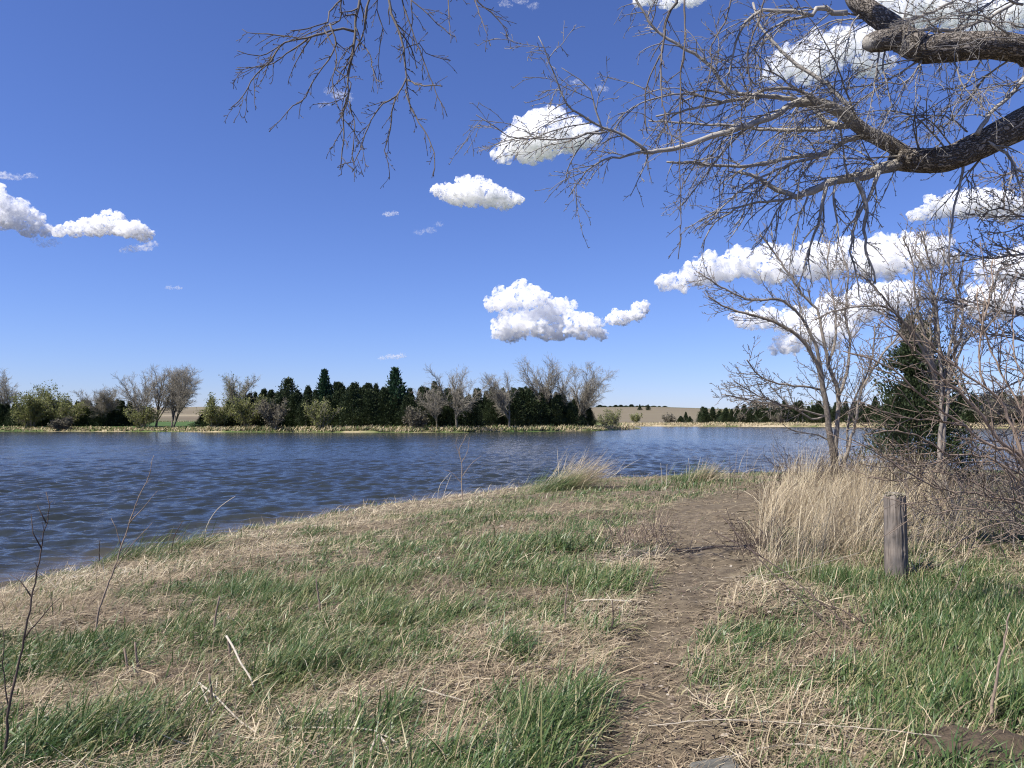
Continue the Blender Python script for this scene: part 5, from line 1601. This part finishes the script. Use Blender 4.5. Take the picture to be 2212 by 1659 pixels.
def build_tall():
    """the waving bank of tall dry grass on the right"""
    q = np.random.default_rng(34)
    cl = [G(1660, 1180), G(1720, 1195), G(1790, 1190), G(1870, 1190), G(1690, 1130), G(1760, 1120), G(1850, 1120), G(1740, 1075), G(1840, 1070), G(1930, 1110), G(1700, 1090),
          G(2010, 1150), G(1800, 1150), G(1760, 1060), G(1850, 1050), G(1940, 1050)]
    wt = np.array([0.8, 1.1, 1.0, 0.6, 1.2, 1.4, 1.1, 1.3, 1.2, 0.7, 1.0, 0.35, 1.0, 1.0, 0.9, 0.6]); wt /= wt.sum()
    n = 10500
    c = q.choice(len(cl), n, p=wt)
    cen = np.array(cl)[c]
    # individual crowns of stems within the stand
    tuft = np.array([cen_ for cen_ in cl])
    sub = q.normal(0, 1, (len(cl), 16, 2)) * [0.62, 0.8]
    si = q.integers(0, 16, n)
    x = cen[:, 0] + sub[c, si, 0] + q.normal(0, 0.09, n); y = cen[:, 1] + sub[c, si, 1] + q.normal(0, 0.09, n)
    k = path_sd(x, y) > 1.02
    x, y, c, si = x[k], y[k], c[k], si[k]; n = len(x)
    z = zg(x, y) - 0.01
    L = q.uniform(0.35, 1.22, n) * np.interp(y, [7, 9, 12, 18], [0.62, 0.85, 1.05, 1.15]) * (0.7 + 0.45 * q.random((len(cl), 16)))[c, si]
    az = np.where(q.random(n) < 0.72, 0.1 + q.normal(0, 0.6, n), q.random(n) * 6.28)
    th0 = np.clip(q.normal(0.36, 0.27, n) + 0.26 * q.normal(0, 1, (len(cl), 16))[c, si], 0, 1.2); th1 = np.clip(q.normal(0.75, 0.5, n), 0, 2.0)
    broke = q.random(n) < 0.16
    th0 = np.where(broke, q.uniform(0.8, 1.4, n), th0)
    wid = q.uniform(0.0028, 0.0062, n) * np.interp(y, [7, 16], [0.9, 1.5])
    t = np.clip(0.52 + q.normal(0, 0.24, n) + 0.12 * q.normal(0, 1, (len(cl), 16))[c, si], 0, 1)
    V, F, T = blades(q, np.stack([x, y, z], -1), L, wid, az, th0, th1, t, 5, 0.12)
    V = lift(V, 12, z)
    o = mesh_obj("tall_dry_grass", V, F, M_TALL, None, False, {"tint": T})
    tag(o, "waving bank of tall straw coloured grass between the path and the post", "tall grass", None, "stuff")


def grass_clump(name, label, u, v, n, h, rad, mat, seed, lean=0.5, green=0):
    q = np.random.default_rng(seed)
    b = on_ground(u, v)
    x = b[0] + q.normal(0, rad, n); y = b[1] + q.normal(0, rad * 0.7, n)
    z = zg(x, y) - 0.01
    az = 0.05 + q.normal(0, 0.5, n)
    L = h * q.uniform(0.45, 1.1, n)
    V, F, T = blades(q, np.stack([x, y, z], -1), L, q.uniform(0.006, 0.012, n), az, np.clip(q.normal(lean, 0.22, n), 0, 1.3), np.clip(q.normal(0.45, 0.3, n), 0, 1.4),
                     np.clip(0.6 + q.normal(0, 0.2, n), 0, 1), 4)
    V = lift(V, 10, z)
    o = mesh_obj(name, V - b, F, mat, None, False, {"tint": T})
    o.location = b
    return tag(o, label, "grass clump", "grass clumps on the water's edge")


build_green(); build_straw(); build_litter(); build_tall()
grass_clump("reed_clump", "tall golden reed clump blown over at the water's edge past the path", 1228, 1056, 700, 1.40, 0.36, M_TALL, 91, 0.82)
grass_clump("reed_clump", "low green reed clump under the golden one at the water's edge", 1185, 1060, 700, 0.95, 0.40, M_GRASS, 92, 0.85)
grass_clump("reed_clump", "small mixed reed clump at the water's edge nearer the saplings", 1500, 1040, 400, 0.7, 0.30, M_GRASS, 93, 0.6)
grass_clump("reed_clump", "small dry reed tuft at the water's edge nearer the saplings", 1515, 1040, 260, 0.75, 0.22, M_TALL, 94, 0.6)
grass_clump("reed_clump", "dark green reeds standing in the shallow water beside the leaning stalk", 275, 1212, 260, 0.55, 0.22, M_GRASS, 95, 0.8)
grass_clump("reed_clump", "green reeds bending over the water past the leaning stalk", 390, 1185, 260, 0.6, 0.30, M_GRASS, 96, 0.85)

# dry grass fringe and reeds along the far shore (too far and fine to count)
def far_fringe():
    q = np.random.default_rng(35)
    n = 30000
    u = q.uniform(-60, 2260, n)
    near = q.random(n) < 0.6
    Y1 = np.interp(u, SH_U, SH_D) + q.random(n) ** 1.5 * 7 + 0.3
    Y2 = np.interp(u, [1200, 1330, 1500, 1760, 2000, 2400, 3000], [236, 240, 236, 226, 205, 170, 150]) + q.random(n) * 9 + 0.3
    Y = np.where((u < 1370) & near, Y1, Y2)
    x = (u - 1106) / FPX * Y
    k = far_inside(x, Y) > 0.25
    x, Y, u = x[k], Y[k], u[k]; n = len(x)
    z = far_z(x, Y)
    clump = fbm(x * 0.35, Y * 0.35, 0, 3, 88)
    h = q.uniform(0.25, 0.85, n) * (0.5 + clump) * np.where(u < 440, 0.6, 1)
    green = q.random(n) < np.where(u < 1340, 0.40, 0.12) + 0.5 * (clump - 0.5)
    t = np.where(green, q.uniform(0.1, 0.35, n), q.uniform(0.55, 1, n))
    V, F, T = blades(q, np.stack([x, Y, z], -1), h, q.uniform(0.10, 0.26, n), q.normal(0.1, 0.8, n), q.uniform(0.2, 0.8, n), q.uniform(0.1, 0.8, n), t, 2)
    m = blade_mat("far_reeds", [(0, (0.05, 0.09, 0.03)), (0.4, (0.12, 0.15, 0.06)), (0.55, (0.30, 0.25, 0.15)), (1, (0.55, 0.46, 0.31))], 0.8, 0.2, 0.1)
    o = mesh_obj("shore_grass", V, F, m, None, False, {"tint": T})
    tag(o, "pale dry grass fringing the far shore", "grass", None, "stuff")


far_fringe()

# ------------------------------------------------------------------ wooden post
def post():
    b = on_ground(1937, 1252)
    Y = b[1]
    h = W(1106, 1064, Y)[2] - b[2]
    R = 22.5 * Y / FPX
    k, n = 72, 90
    z = np.concatenate([np.linspace(-0.25, h - 0.055, n), h - 0.055 + 0.055 * np.sin(np.linspace(0.15, 1.0, 10) * math.pi / 2)])
    rr = np.concatenate([np.linspace(R * 1.06, R * 0.98, n), R * 0.98 * np.cos(np.linspace(0.15, 1.0, 10) * math.pi / 2 * 0.97) ** 0.55])
    a = np.arange(k) * 2 * math.pi / k
    A, Z = np.meshgrid(a, z); RR = np.repeat(rr[:, None], k, 1)
    wood = fbm(np.cos(A) * 9, np.sin(A) * 9, Z * 1.3, 3, 131) - 0.5
    RR = RR * (1 + 0.10 * wood)
    q = np.random.default_rng(4)
    # drying checks: long narrow cracks
    for ac, z0_, z1_, d_, w_ in ((4.85, 0.18, h, 0.020, 0.045), (4.45, 0.30, h * 0.98, 0.012, 0.04), (4.60, 0.45, h * 0.95, 0.007, 0.03), (5.3, 0.02, 0.30, 0.016, 0.08), (5.05, 0.0, 0.24, 0.014, 0.06), (5.6, 0.2, 0.8, 0.007, 0.04), (4.1, 0.3, 0.8, 0.008, 0.04), (3.7, 0.1, 0.7, 0.006, 0.04), (0.3, 0.1, 0.8, 0.01, 0.05), (2.0, 0.1, 0.8, 0.012, 0.05)):
        aa = ac + 0.05 * np.sin(Z * 9 + ac) + (fbm(Z * 5, Z * 0, 0, 2, int(ac * 10)) - 0.5) * 0.18
        dd = np.abs((A - aa + math.pi) % (2 * math.pi) - math.pi)
        RR -= d_ * np.exp(-(dd / w_) ** 2) * sstep(z0_ - 0.02, z0_ + 0.08, Z) * (1 - sstep(z1_ - 0.06, z1_ + 0.02, Z))
    for ak, zk, s_ in ((4.95, 0.27, 0.03), (4.05, 0.44, 0.02)):        # knots
        dd = np.hypot(((A - ak + math.pi) % (2 * math.pi) - math.pi) * R, (Z - zk))
        RR += 0.010 * np.exp(-(dd / s_) ** 2) - 0.014 * np.exp(-(dd / (s_ * 0.4)) ** 2)
    X = RR * np.cos(A); Yy = RR * np.sin(A)
    Z = Z + np.where(Z > h - 0.06, (fbm(X * 40, Yy * 40, 0, 2, 9) - 0.5) * 0.02, 0)
    V = np.stack([X, Yy, Z], -1).reshape(-1, 3)
    i = np.arange(len(z) * k).reshape(len(z), k); j = np.roll(i, -1, 1)
    F = np.stack([i[:-1], j[:-1], j[1:], i[1:]], -1).reshape(-1, 4)
    V = np.vstack([V, [[0, 0, Z[-1].max() + 0.002]]])
    T = np.stack([i[-1], j[-1], np.full(k, len(V) - 1)], -1)
    m, N, L = new_mat("weathered_wood")
    out = N.new("ShaderNodeOutputMaterial"); p = N.new("ShaderNodeBsdfPrincipled")
    p.inputs["Roughness"].default_value = 0.85; p.inputs["Specular IOR Level"].default_value = 0.2
    tc = N.new("ShaderNodeTexCoord"); mp = N.new("ShaderNodeMapping"); mp.inputs["Scale"].default_value = (60, 60, 3)
    L.new(tc.outputs["Object"], mp.inputs[0])
    n1 = N.new("ShaderNodeTexNoise"); n1.inputs["Scale"].default_value = 1.0; n1.inputs["Detail"].default_value = 8; n1.inputs["Roughness"].default_value = 0.7
    L.new(mp.outputs[0], n1.inputs["Vector"])
    r = ramp_node(N, [(0.28, (0.055, 0.05, 0.046)), (0.46, (0.165, 0.152, 0.138)), (0.6, (0.26, 0.243, 0.222)), (0.78, (0.37, 0.35, 0.32))])
    L.new(n1.outputs[0], r.inputs[0])
    n2 = N.new("ShaderNodeTexNoise"); n2.inputs["Scale"].default_value = 7; n2.inputs["Detail"].default_value = 4
    L.new(tc.outputs["Object"], n2.inputs["Vector"])
    r2 = ramp_node(N, [(0.35, (0.62, 0.60, 0.60)), (0.65, (1.1, 1.0, 0.92))])
    L.new(n2.outputs[0], r2.inputs[0])
    mul = N.new("ShaderNodeMix"); mul.data_type = 'RGBA'; mul.blend_type = 'MULTIPLY'; mul.inputs[0].default_value = 1
    L.new(r.outputs[0], mul.inputs[6]); L.new(r2.outputs[0], mul.inputs[7])
    L.new(mul.outputs[2], p.inputs["Base Color"])
    bm = N.new("ShaderNodeBump"); bm.inputs["Strength"].default_value = 0.8; bm.inputs["Distance"].default_value = 0.006
    L.new(n1.outputs[0], bm.inputs["Height"]); L.new(bm.outputs[0], p.inputs["Normal"])
    L.new(p.outputs[0], out.inputs["Surface"])
    e = empty("wooden_post", b, "weathered grey round wooden post with long cracks standing in the grass", "post")
    mesh_obj("shaft", V, [F, T], m, e)
    # crust of lichen on the top
    cq = np.random.default_rng(6)
    na = 900
    aa = cq.random(na) * 6.28; r_ = R * 0.92 * np.sqrt(cq.random(na))
    zt = h - 0.055 + 0.055 * np.sqrt(np.clip(1 - (r_ / R) ** 4, 0, 1)) - 0.006
    C = np.stack([r_ * np.cos(aa), r_ * np.sin(aa), zt], -1)
    D = cq.normal(0, 1, (na, 3)) * [1, 1, 0.35] + [0, 0, 0.2]; D /= np.linalg.norm(D, axis=1)[:, None]
    Ln = cq.uniform(0.008, 0.024, na)
    Vl, Fl, Tl = sprays(cq, C, D, Ln, Ln * 0.8, cq.random(na))
    ml = blade_mat("lichen_crust", [(0, (0.16, 0.14, 0.08)), (0.5, (0.27, 0.25, 0.17)), (1, (0.46, 0.43, 0.37))], 0.9, 0.0, 0.1)
    mesh_obj("lichen_crust", Vl, Fl, ml, e, False, {"tint": Tl})


post()

# ------------------------------------------------------------------ dead stalks, sticks and thin saplings
def ground_stalk(name, label, cat, pts, hts, r0, r1, mat, group=None, side=None, seed=0, k=8):
    """a stalk whose points stand `hts` metres above the ground seen at photo pixels pts"""
    q = np.random.default_rng(700 + seed)
    P = []
    for (u, v), h in zip(pts, hts):
        g = on_ground(u, v)
        P.append(g + [0, 0, h])
    P = smooth_path(np.array(P), 0.03)
    P = P + q.normal(0, 0.0015, P.shape)
    tb = Tubes(); tb.add(P, taper(P, r0, r1) * (1 + 0.12 * q.random(len(P))), k)
    b = P[0].copy()
    o = tb.obj(name, mat, None, b); o.location = b
    return tag(o, label, cat, group)


def standing(name, label, cat, base_px, pts, r0, r1, mat, sides=(), dY=0.0, group=None, seed=0, spurs=True):
    """an upright stem rooted where base_px meets the ground; pts = photo pixels further up"""
    q = np.random.default_rng(800 + seed)
    b = on_ground(*base_px)
    Y = b[1]
    n = len(pts)
    P = np.vstack([b - [0, 0, 0.03]] + [W(u, v, Y + dY * (i + 1) / n) for i, (u, v) in enumerate(pts)])
    P = smooth_path(P, 0.04)
    P[1:] += q.normal(0, 0.0025, (len(P) - 1, 3))
    rad = taper(P, r0, r1)
    e = empty(name, b, label, cat, group)
    tb = Tubes(); tb.add(P, rad * (1 + 0.15 * q.random(len(P))), 7)
    if spurs:
        twigs(tb, q, P, rad, 0, [dict(gap=0.10, len=0.10, r=0.0022, ang=45, wob=0.1, pull=(0.02, 0, 0.05), n=4, k=3, rmin=0.0014)], 0.3)
    tb.obj("stem", mat, e, b)
    for s_ in sides:
        Q = np.array([W(u, v, Y + dY * 0.5) for u, v in s_])
        Q = smooth_path(Q, 0.05); Q[1:] += q.normal(0, 0.003, (len(Q) - 1, 3))
        tb = Tubes(); tb.add(Q, taper(Q, max(r1 * 1.4, r0 * 0.55), r1 * 0.8), 5); tb.obj("side_twig", mat, e, b)
    return e


standing("thin_sapling", "thin reddish bare sapling rising at the picture edge in front of the water", "sapling", (5, 1660),
         [(20, 1532), (50, 1382), (75, 1258), (92, 1173), (107, 1093), (100, 1063)], 0.0072, 0.0018, M_BARKD,
         [[(20, 1532), (8, 1458), (8, 1383), (4, 1350)], [(68, 1290), (40, 1255), (18, 1240)], [(50, 1385), (90, 1330), (130, 1290)], [(90, 1185), (72, 1150), (66, 1110)], [(100, 1130), (80, 1090)]], 0.1, None, 1)
standing("leaning_stalk", "tall pale dead weed stalk leaning over the water's edge", "dead stalk", (203, 1380),
         [(215, 1313), (245, 1233), (270, 1158), (300, 1073), (320, 1033), (332, 985)], 0.009, 0.0022, M_BARKP,
         [[(245, 1233), (290, 1170), (330, 1130)], [(262, 1180), (250, 1140), (240, 1120)], [(280, 1130), (312, 1095), (340, 1060)]], 0.3, None, 2)
standing("thin_sapling", "wispy bare sapling standing against the far lake water at the bank edge", "sapling", (1000, 1083),
         [(997, 1040), (998, 1008), (992, 973), (1000, 955), (1008, 938)], 0.014, 0.005, M_BARKP,
         [[(997, 1000), (1010, 975), (1014, 945)], [(994, 985), (985, 960), (988, 945)], [(998, 1030), (1018, 1002), (1040, 985)], [(998, 1045), (975, 1020), (960, 1015)]], 0, None, 3)
for i, (bp, pts, lab) in enumerate([
    ((955, 1080), [(965, 1050), (975, 1025)], "short pale stalk nearest the wispy sapling at the bank edge"),
    ((945, 1083), [(950, 1050), (972, 1022)], "pale stalk bending over beside the wispy sapling at the bank edge"),
    ((1430, 1050), [(1429, 1020), (1427, 1000)], "lone upright pale stalk on the bank edge right of the golden reeds"),
    ((1440, 1050), [(1440, 1030), (1441, 1003)], "thin pale stalk just beside the lone upright one on the bank edge"),
    ((1488, 1042), [(1489, 1010), (1487, 990)], "bare stalk rising behind the small reed tufts at the water's edge"),
    ((1577, 1042), [(1577, 1010), (1576, 985)], "dark thin stalk on the bank edge before the sapling"),
    ((1600, 1036), [(1606, 1022), (1630, 1012), (1642, 1011)], "bleached stalk bowed sideways on the bank edge before the sapling"),
    ((440, 1180), [(446, 1140), (470, 1100), (508, 1072)], "long wispy grass stalk arching over the water's edge"),
    ((370, 1195), [(376, 1160), (395, 1125)], "thin leaning stalk over the dark green reeds at the water's edge"),
    ((215, 1216), [(214, 1190), (216, 1165)], "dead dark stalk standing in the shallow water")]):
    standing("dead_stalk", lab, "dead stalk", bp, pts, 0.009, 0.004, M_BARKD if "dark" in lab else M_STEM, (), 0, "thin dead stalks along the water's edge", 20 + i, False)

for i, (pts, hts, r0, r1, lab) in enumerate([
    ([(552, 1502), (546, 1480)], None, 0.012, 0.009, "thick bleached dead stem leaning up out of the grass left of centre"),
]):
    b = on_ground(552, 1500)
    P = np.vstack([b, W(541, 1465, b[1] + 0.08), W(520, 1432, b[1] + 0.19), W(505, 1400, b[1] + 0.30), W(489, 1374, b[1] + 0.40)])
    P = smooth_path(P, 0.03)
    tb = Tubes(); tb.add(P, taper(P, 0.0055, 0.007) * (1 + 0.1 * rng.random(len(P))), 9)
    o = tb.obj("fallen_stalk", M_STEM, None, b); o.location = b
    tag(o, lab, "dead stalk", "bleached dead stems on the grass")
for i, (pts, hts, r0, r1, lab) in enumerate([
    ([(428, 1512), (460, 1534), (510, 1570), (560, 1600)], (0.10, 0.09, 0.05, 0.02), 0.006, 0.004, "bleached stem lying aslant in the grass below the thick leaning stem"),
    ([(432, 1512), (445, 1535), (462, 1556)], (0.10, 0.06, 0.03), 0.005, 0.004, "short bleached stem crossing under the aslant one in the grass"),
    ([(612, 1590), (700, 1594), (800, 1600), (858, 1618)], (0.04, 0.05, 0.05, 0.03), 0.005, 0.0035, "long bleached stem lying flat across the near grass"),
    ([(908, 1502), (950, 1518), (1006, 1530)], (0.04, 0.05, 0.03), 0.005, 0.004, "bleached stem lying on dead leaves in the middle of the near bank"),
    ([(1155, 1455), (1190, 1462), (1240, 1458)], (0.04, 0.04, 0.03), 0.005, 0.004, "thin grey stick lying on the dead leaves left of the path"),
    ([(1255, 1310), (1310, 1311), (1366, 1313)], (0.05, 0.06, 0.05), 0.006, 0.005, "pale stick lying level beside the path in the dead leaves"),
    ([(1400, 1560), (1560, 1575), (1800, 1600), (2000, 1620), (2240, 1650)], (0.02, 0.04, 0.06, 0.06, 0.05), 0.0032, 0.0022, "very long tan stalk lying across the near corner of the path"),
    ([(1500, 1640), (1700, 1628), (1850, 1640)], (0.02, 0.03, 0.02), 0.006, 0.004, "pale straw stem lying near the grey board"),
    ([(1445, 1190), (1500, 1186), (1560, 1178), (1600, 1184)], (0.02, 0.03, 0.04, 0.03), 0.010, 0.006, "dark dead twig lying right across the footpath"),
    ([(800, 1640), (818, 1610), (845, 1640)], (0.03, 0.05, 0.02), 0.006, 0.005, "small broken stem at the lower edge of the near grass"),
    ([(1860, 1270), (1700, 1290), (1560, 1260)], (0.32, 0.22, 0.1), 0.0025, 0.0015, "thin stalk slanting from the post down toward the path"),
]):
    ground_stalk("fallen_stalk", lab, "dead stalk", pts, hts, r0, r1, M_BARKD if "dark" in lab or "grey stick" in lab else M_STEM, "bleached dead stems on the grass", seed=i)

for i, (bp, pts, lab) in enumerate([
    ((275, 1455), [(272, 1425), (268, 1400)], "short cut grey stub standing in the grass left of its paler neighbour"),
    ((299, 1450), [(296, 1420), (291, 1388)], "short pale stub standing beside the grey one in the grass"),
    ((692, 1325), [(688, 1290), (682, 1250)], "short upright stub in the green grass nearer the water"),
    ((461, 1545), [(456, 1500), (451, 1455)], "thick stub behind the crossing bleached stems"),
    ((497, 1428), [(495, 1400), (492, 1376)], "upright stub right behind the thick leaning stem"),
    ((460, 1370), [(466, 1330), (474, 1288)], "thin forked stub above the thick leaning stem"),
    ((1220, 1340), [(1222, 1300), (1225, 1265), (1228, 1240)], "thin upright dead stalk left of the path near the dead leaves"),
    ((1320, 1370), [(1324, 1330), (1322, 1296)], "dark stub standing close to the left side of the path"),
    ((2136, 1568), [(2150, 1480), (2166, 1400), (2181, 1322)], "tall tan stalk standing in the lush grass at the picture edge")]):
    standing("dead_stub", lab, "stub", bp, pts, 0.009, 0.006 if i < 6 else 0.003, M_BARKP if i not in (7,) else M_BARKD, (), 0, "dead stubs standing in the grass", 40 + i, False)


# clump of dead weed stems by the path and dark bramble canes
def stem_clump(name, label, u, v, n, h, rad, mat, seed, lean=0.25, r=0.004):
    q = np.random.default_rng(seed)
    b = on_ground(u, v)
    tb = Tubes()
    for i in range(n):
        p = np.array([b[0] + q.normal(0, rad), b[1] + q.normal(0, rad), 0]); p[2] = zg1(p[0], p[1]) - 0.02
        d = unit(np.array([q.normal(0.05, lean), q.normal(0, lean), 1]))
        P = wander(q, p, d, h * q.uniform(0.4, 1.1), 5, 0.1, np.array([0, 0, -0.02]))
        rr = np.linspace(r, r * 0.6, 6)
        tb.add(P, rr, 4, False)
        twigs(tb, q, P, rr, 0, [dict(gap=0.12, len=0.14, r=0.0026, ang=48, wob=0.15, pull=(0, 0, 0), n=3, k=3, rmin=0.002)], 0.3)
    o = tb.obj(name, mat, None, b); o.location = b
    return tag(o, label, "dead weeds")


stem_clump("dead_weed_clump", "grey clump of dead weed stems at the left side of the path", 1385, 1180, 90, 0.55, 0.24, M_BARKP, 901, 0.4)
stem_clump("dead_weed_clump", "small dark clump of dead weed stems on the right side of the path", 1648, 1190, 60, 0.5, 0.2, M_BARKD, 902, 0.5)
b = on_ground(1990, 1500)
traced_plant("bramble", "dark thorny bramble canes arching over the dead leaves right of the path", "bramble", b, [
    ([(2010, 1510), (1900, 1430), (1780, 1340), (1660, 1230), (1560, 1115)], 5.2, 6.6, 2.2, 1.1, 1),
    ([(2010, 1510), (1880, 1400), (1760, 1290), (1640, 1200), (1545, 1150)], 5.2, 6.8, 2.2, 1.1, 1),
    ([(2000, 1500), (1880, 1440), (1740, 1400), (1600, 1385), (1510, 1392)], 5.2, 5.6, 2.2, 1.1, 1),
    ([(2000, 1500), (1850, 1450), (1700, 1452), (1560, 1480)], 5.0, 5.0, 2.0, 1.0, 1),
    ([(2020, 1500), (1930, 1400), (1840, 1330), (1720, 1280)], 5.4, 6.0, 2.0, 1.0, 1),
    ([(2020, 1500), (2080, 1440), (2150, 1400), (2212, 1390)], 5.3, 5.3, 2.0, 1.0, 1),
], TW_SHRUB, M_BARKD, 903, step=0.07, wob=0.004, k=6)

# grey board end and the soil mound in the near corner
b = on_ground(1545, 1652)
q = np.random.default_rng(12)
sx, sy, sz = 0.115, 0.06, 0.028
gx = np.linspace(-1, 1, 30); ga = np.linspace(0, 2 * math.pi, 28, endpoint=False)
ring = np.array([[np.sign(math.cos(t)) * abs(math.cos(t)) ** 0.45, np.sign(math.sin(t)) * abs(math.sin(t)) ** 0.45] for t in ga])
Vb = np.array([[sx * g, sy * ry * (1 - 0.25 * max(0, abs(g) - 0.8) * 5 * 0.6), sz * rz * (1 - 0.3 * max(0, abs(g) - 0.85) * 6)] for g in gx for ry, rz in ring])
Vb += q.normal(0, 0.0012, Vb.shape)
i_ = np.arange(30 * 28).reshape(30, 28); j_ = np.roll(i_, -1, 1)
Fb = np.stack([i_[:-1], j_[:-1], j_[1:], i_[1:]], -1).reshape(-1, 4)
Vb = np.vstack([Vb, [[-sx, 0, 0], [sx, 0, 0]]])
Tb = np.vstack([np.stack([j_[0], i_[0], np.full(28, len(Vb) - 2)], -1), np.stack([i_[-1], j_[-1], np.full(28, len(Vb) - 1)], -1)])
o = mesh_obj("board_end", Vb, [Fb, Tb], noise_mat("grey_board", [(0.3, (0.07, 0.07, 0.06)), (0.7, (0.17, 0.165, 0.145))], 6, 6, 0.8, 0.5, 40, 0.004, stretch=(1, 8, 8)))
o.location = b + [0, 0, 0.018]; o.rotation_euler = (0.08, -0.05, 0.22)
tag(o, "grey weathered board end half sunk in litter at the lower picture edge", "board")

b = on_ground(2140, 1640)
xs = np.linspace(-0.6, 0.6, 70)
X, Y_ = np.meshgrid(xs, xs)
rr = np.hypot(X, Y_ * 1.3) / 0.5
Zm = 0.13 * (1 - sstep(0.1, 1.05, rr)) * (0.65 + 0.7 * fbm(X * 9, Y_ * 9, 0, 4, 5)) - 0.03
Vm = np.stack([X, Y_, Zm + zg(X + b[0], Y_ + b[1]) - b[2]], -1).reshape(-1, 3)
i_ = np.arange(70 * 70).reshape(70, 70)
Fm = np.stack([i_[:-1, :-1], i_[:-1, 1:], i_[1:, 1:], i_[1:, :-1]], -1).reshape(-1, 4)
o = mesh_obj("soil_mound", Vm, Fm, noise_mat("mound_soil", [(0.3, (0.05, 0.037, 0.025)), (0.7, (0.12, 0.09, 0.06))], 14, 8, 0.95, 1.0, 60, 0.02))
o.location = b
tag(o, "small crumbly mound of bare brown soil in the near corner", "soil mound")
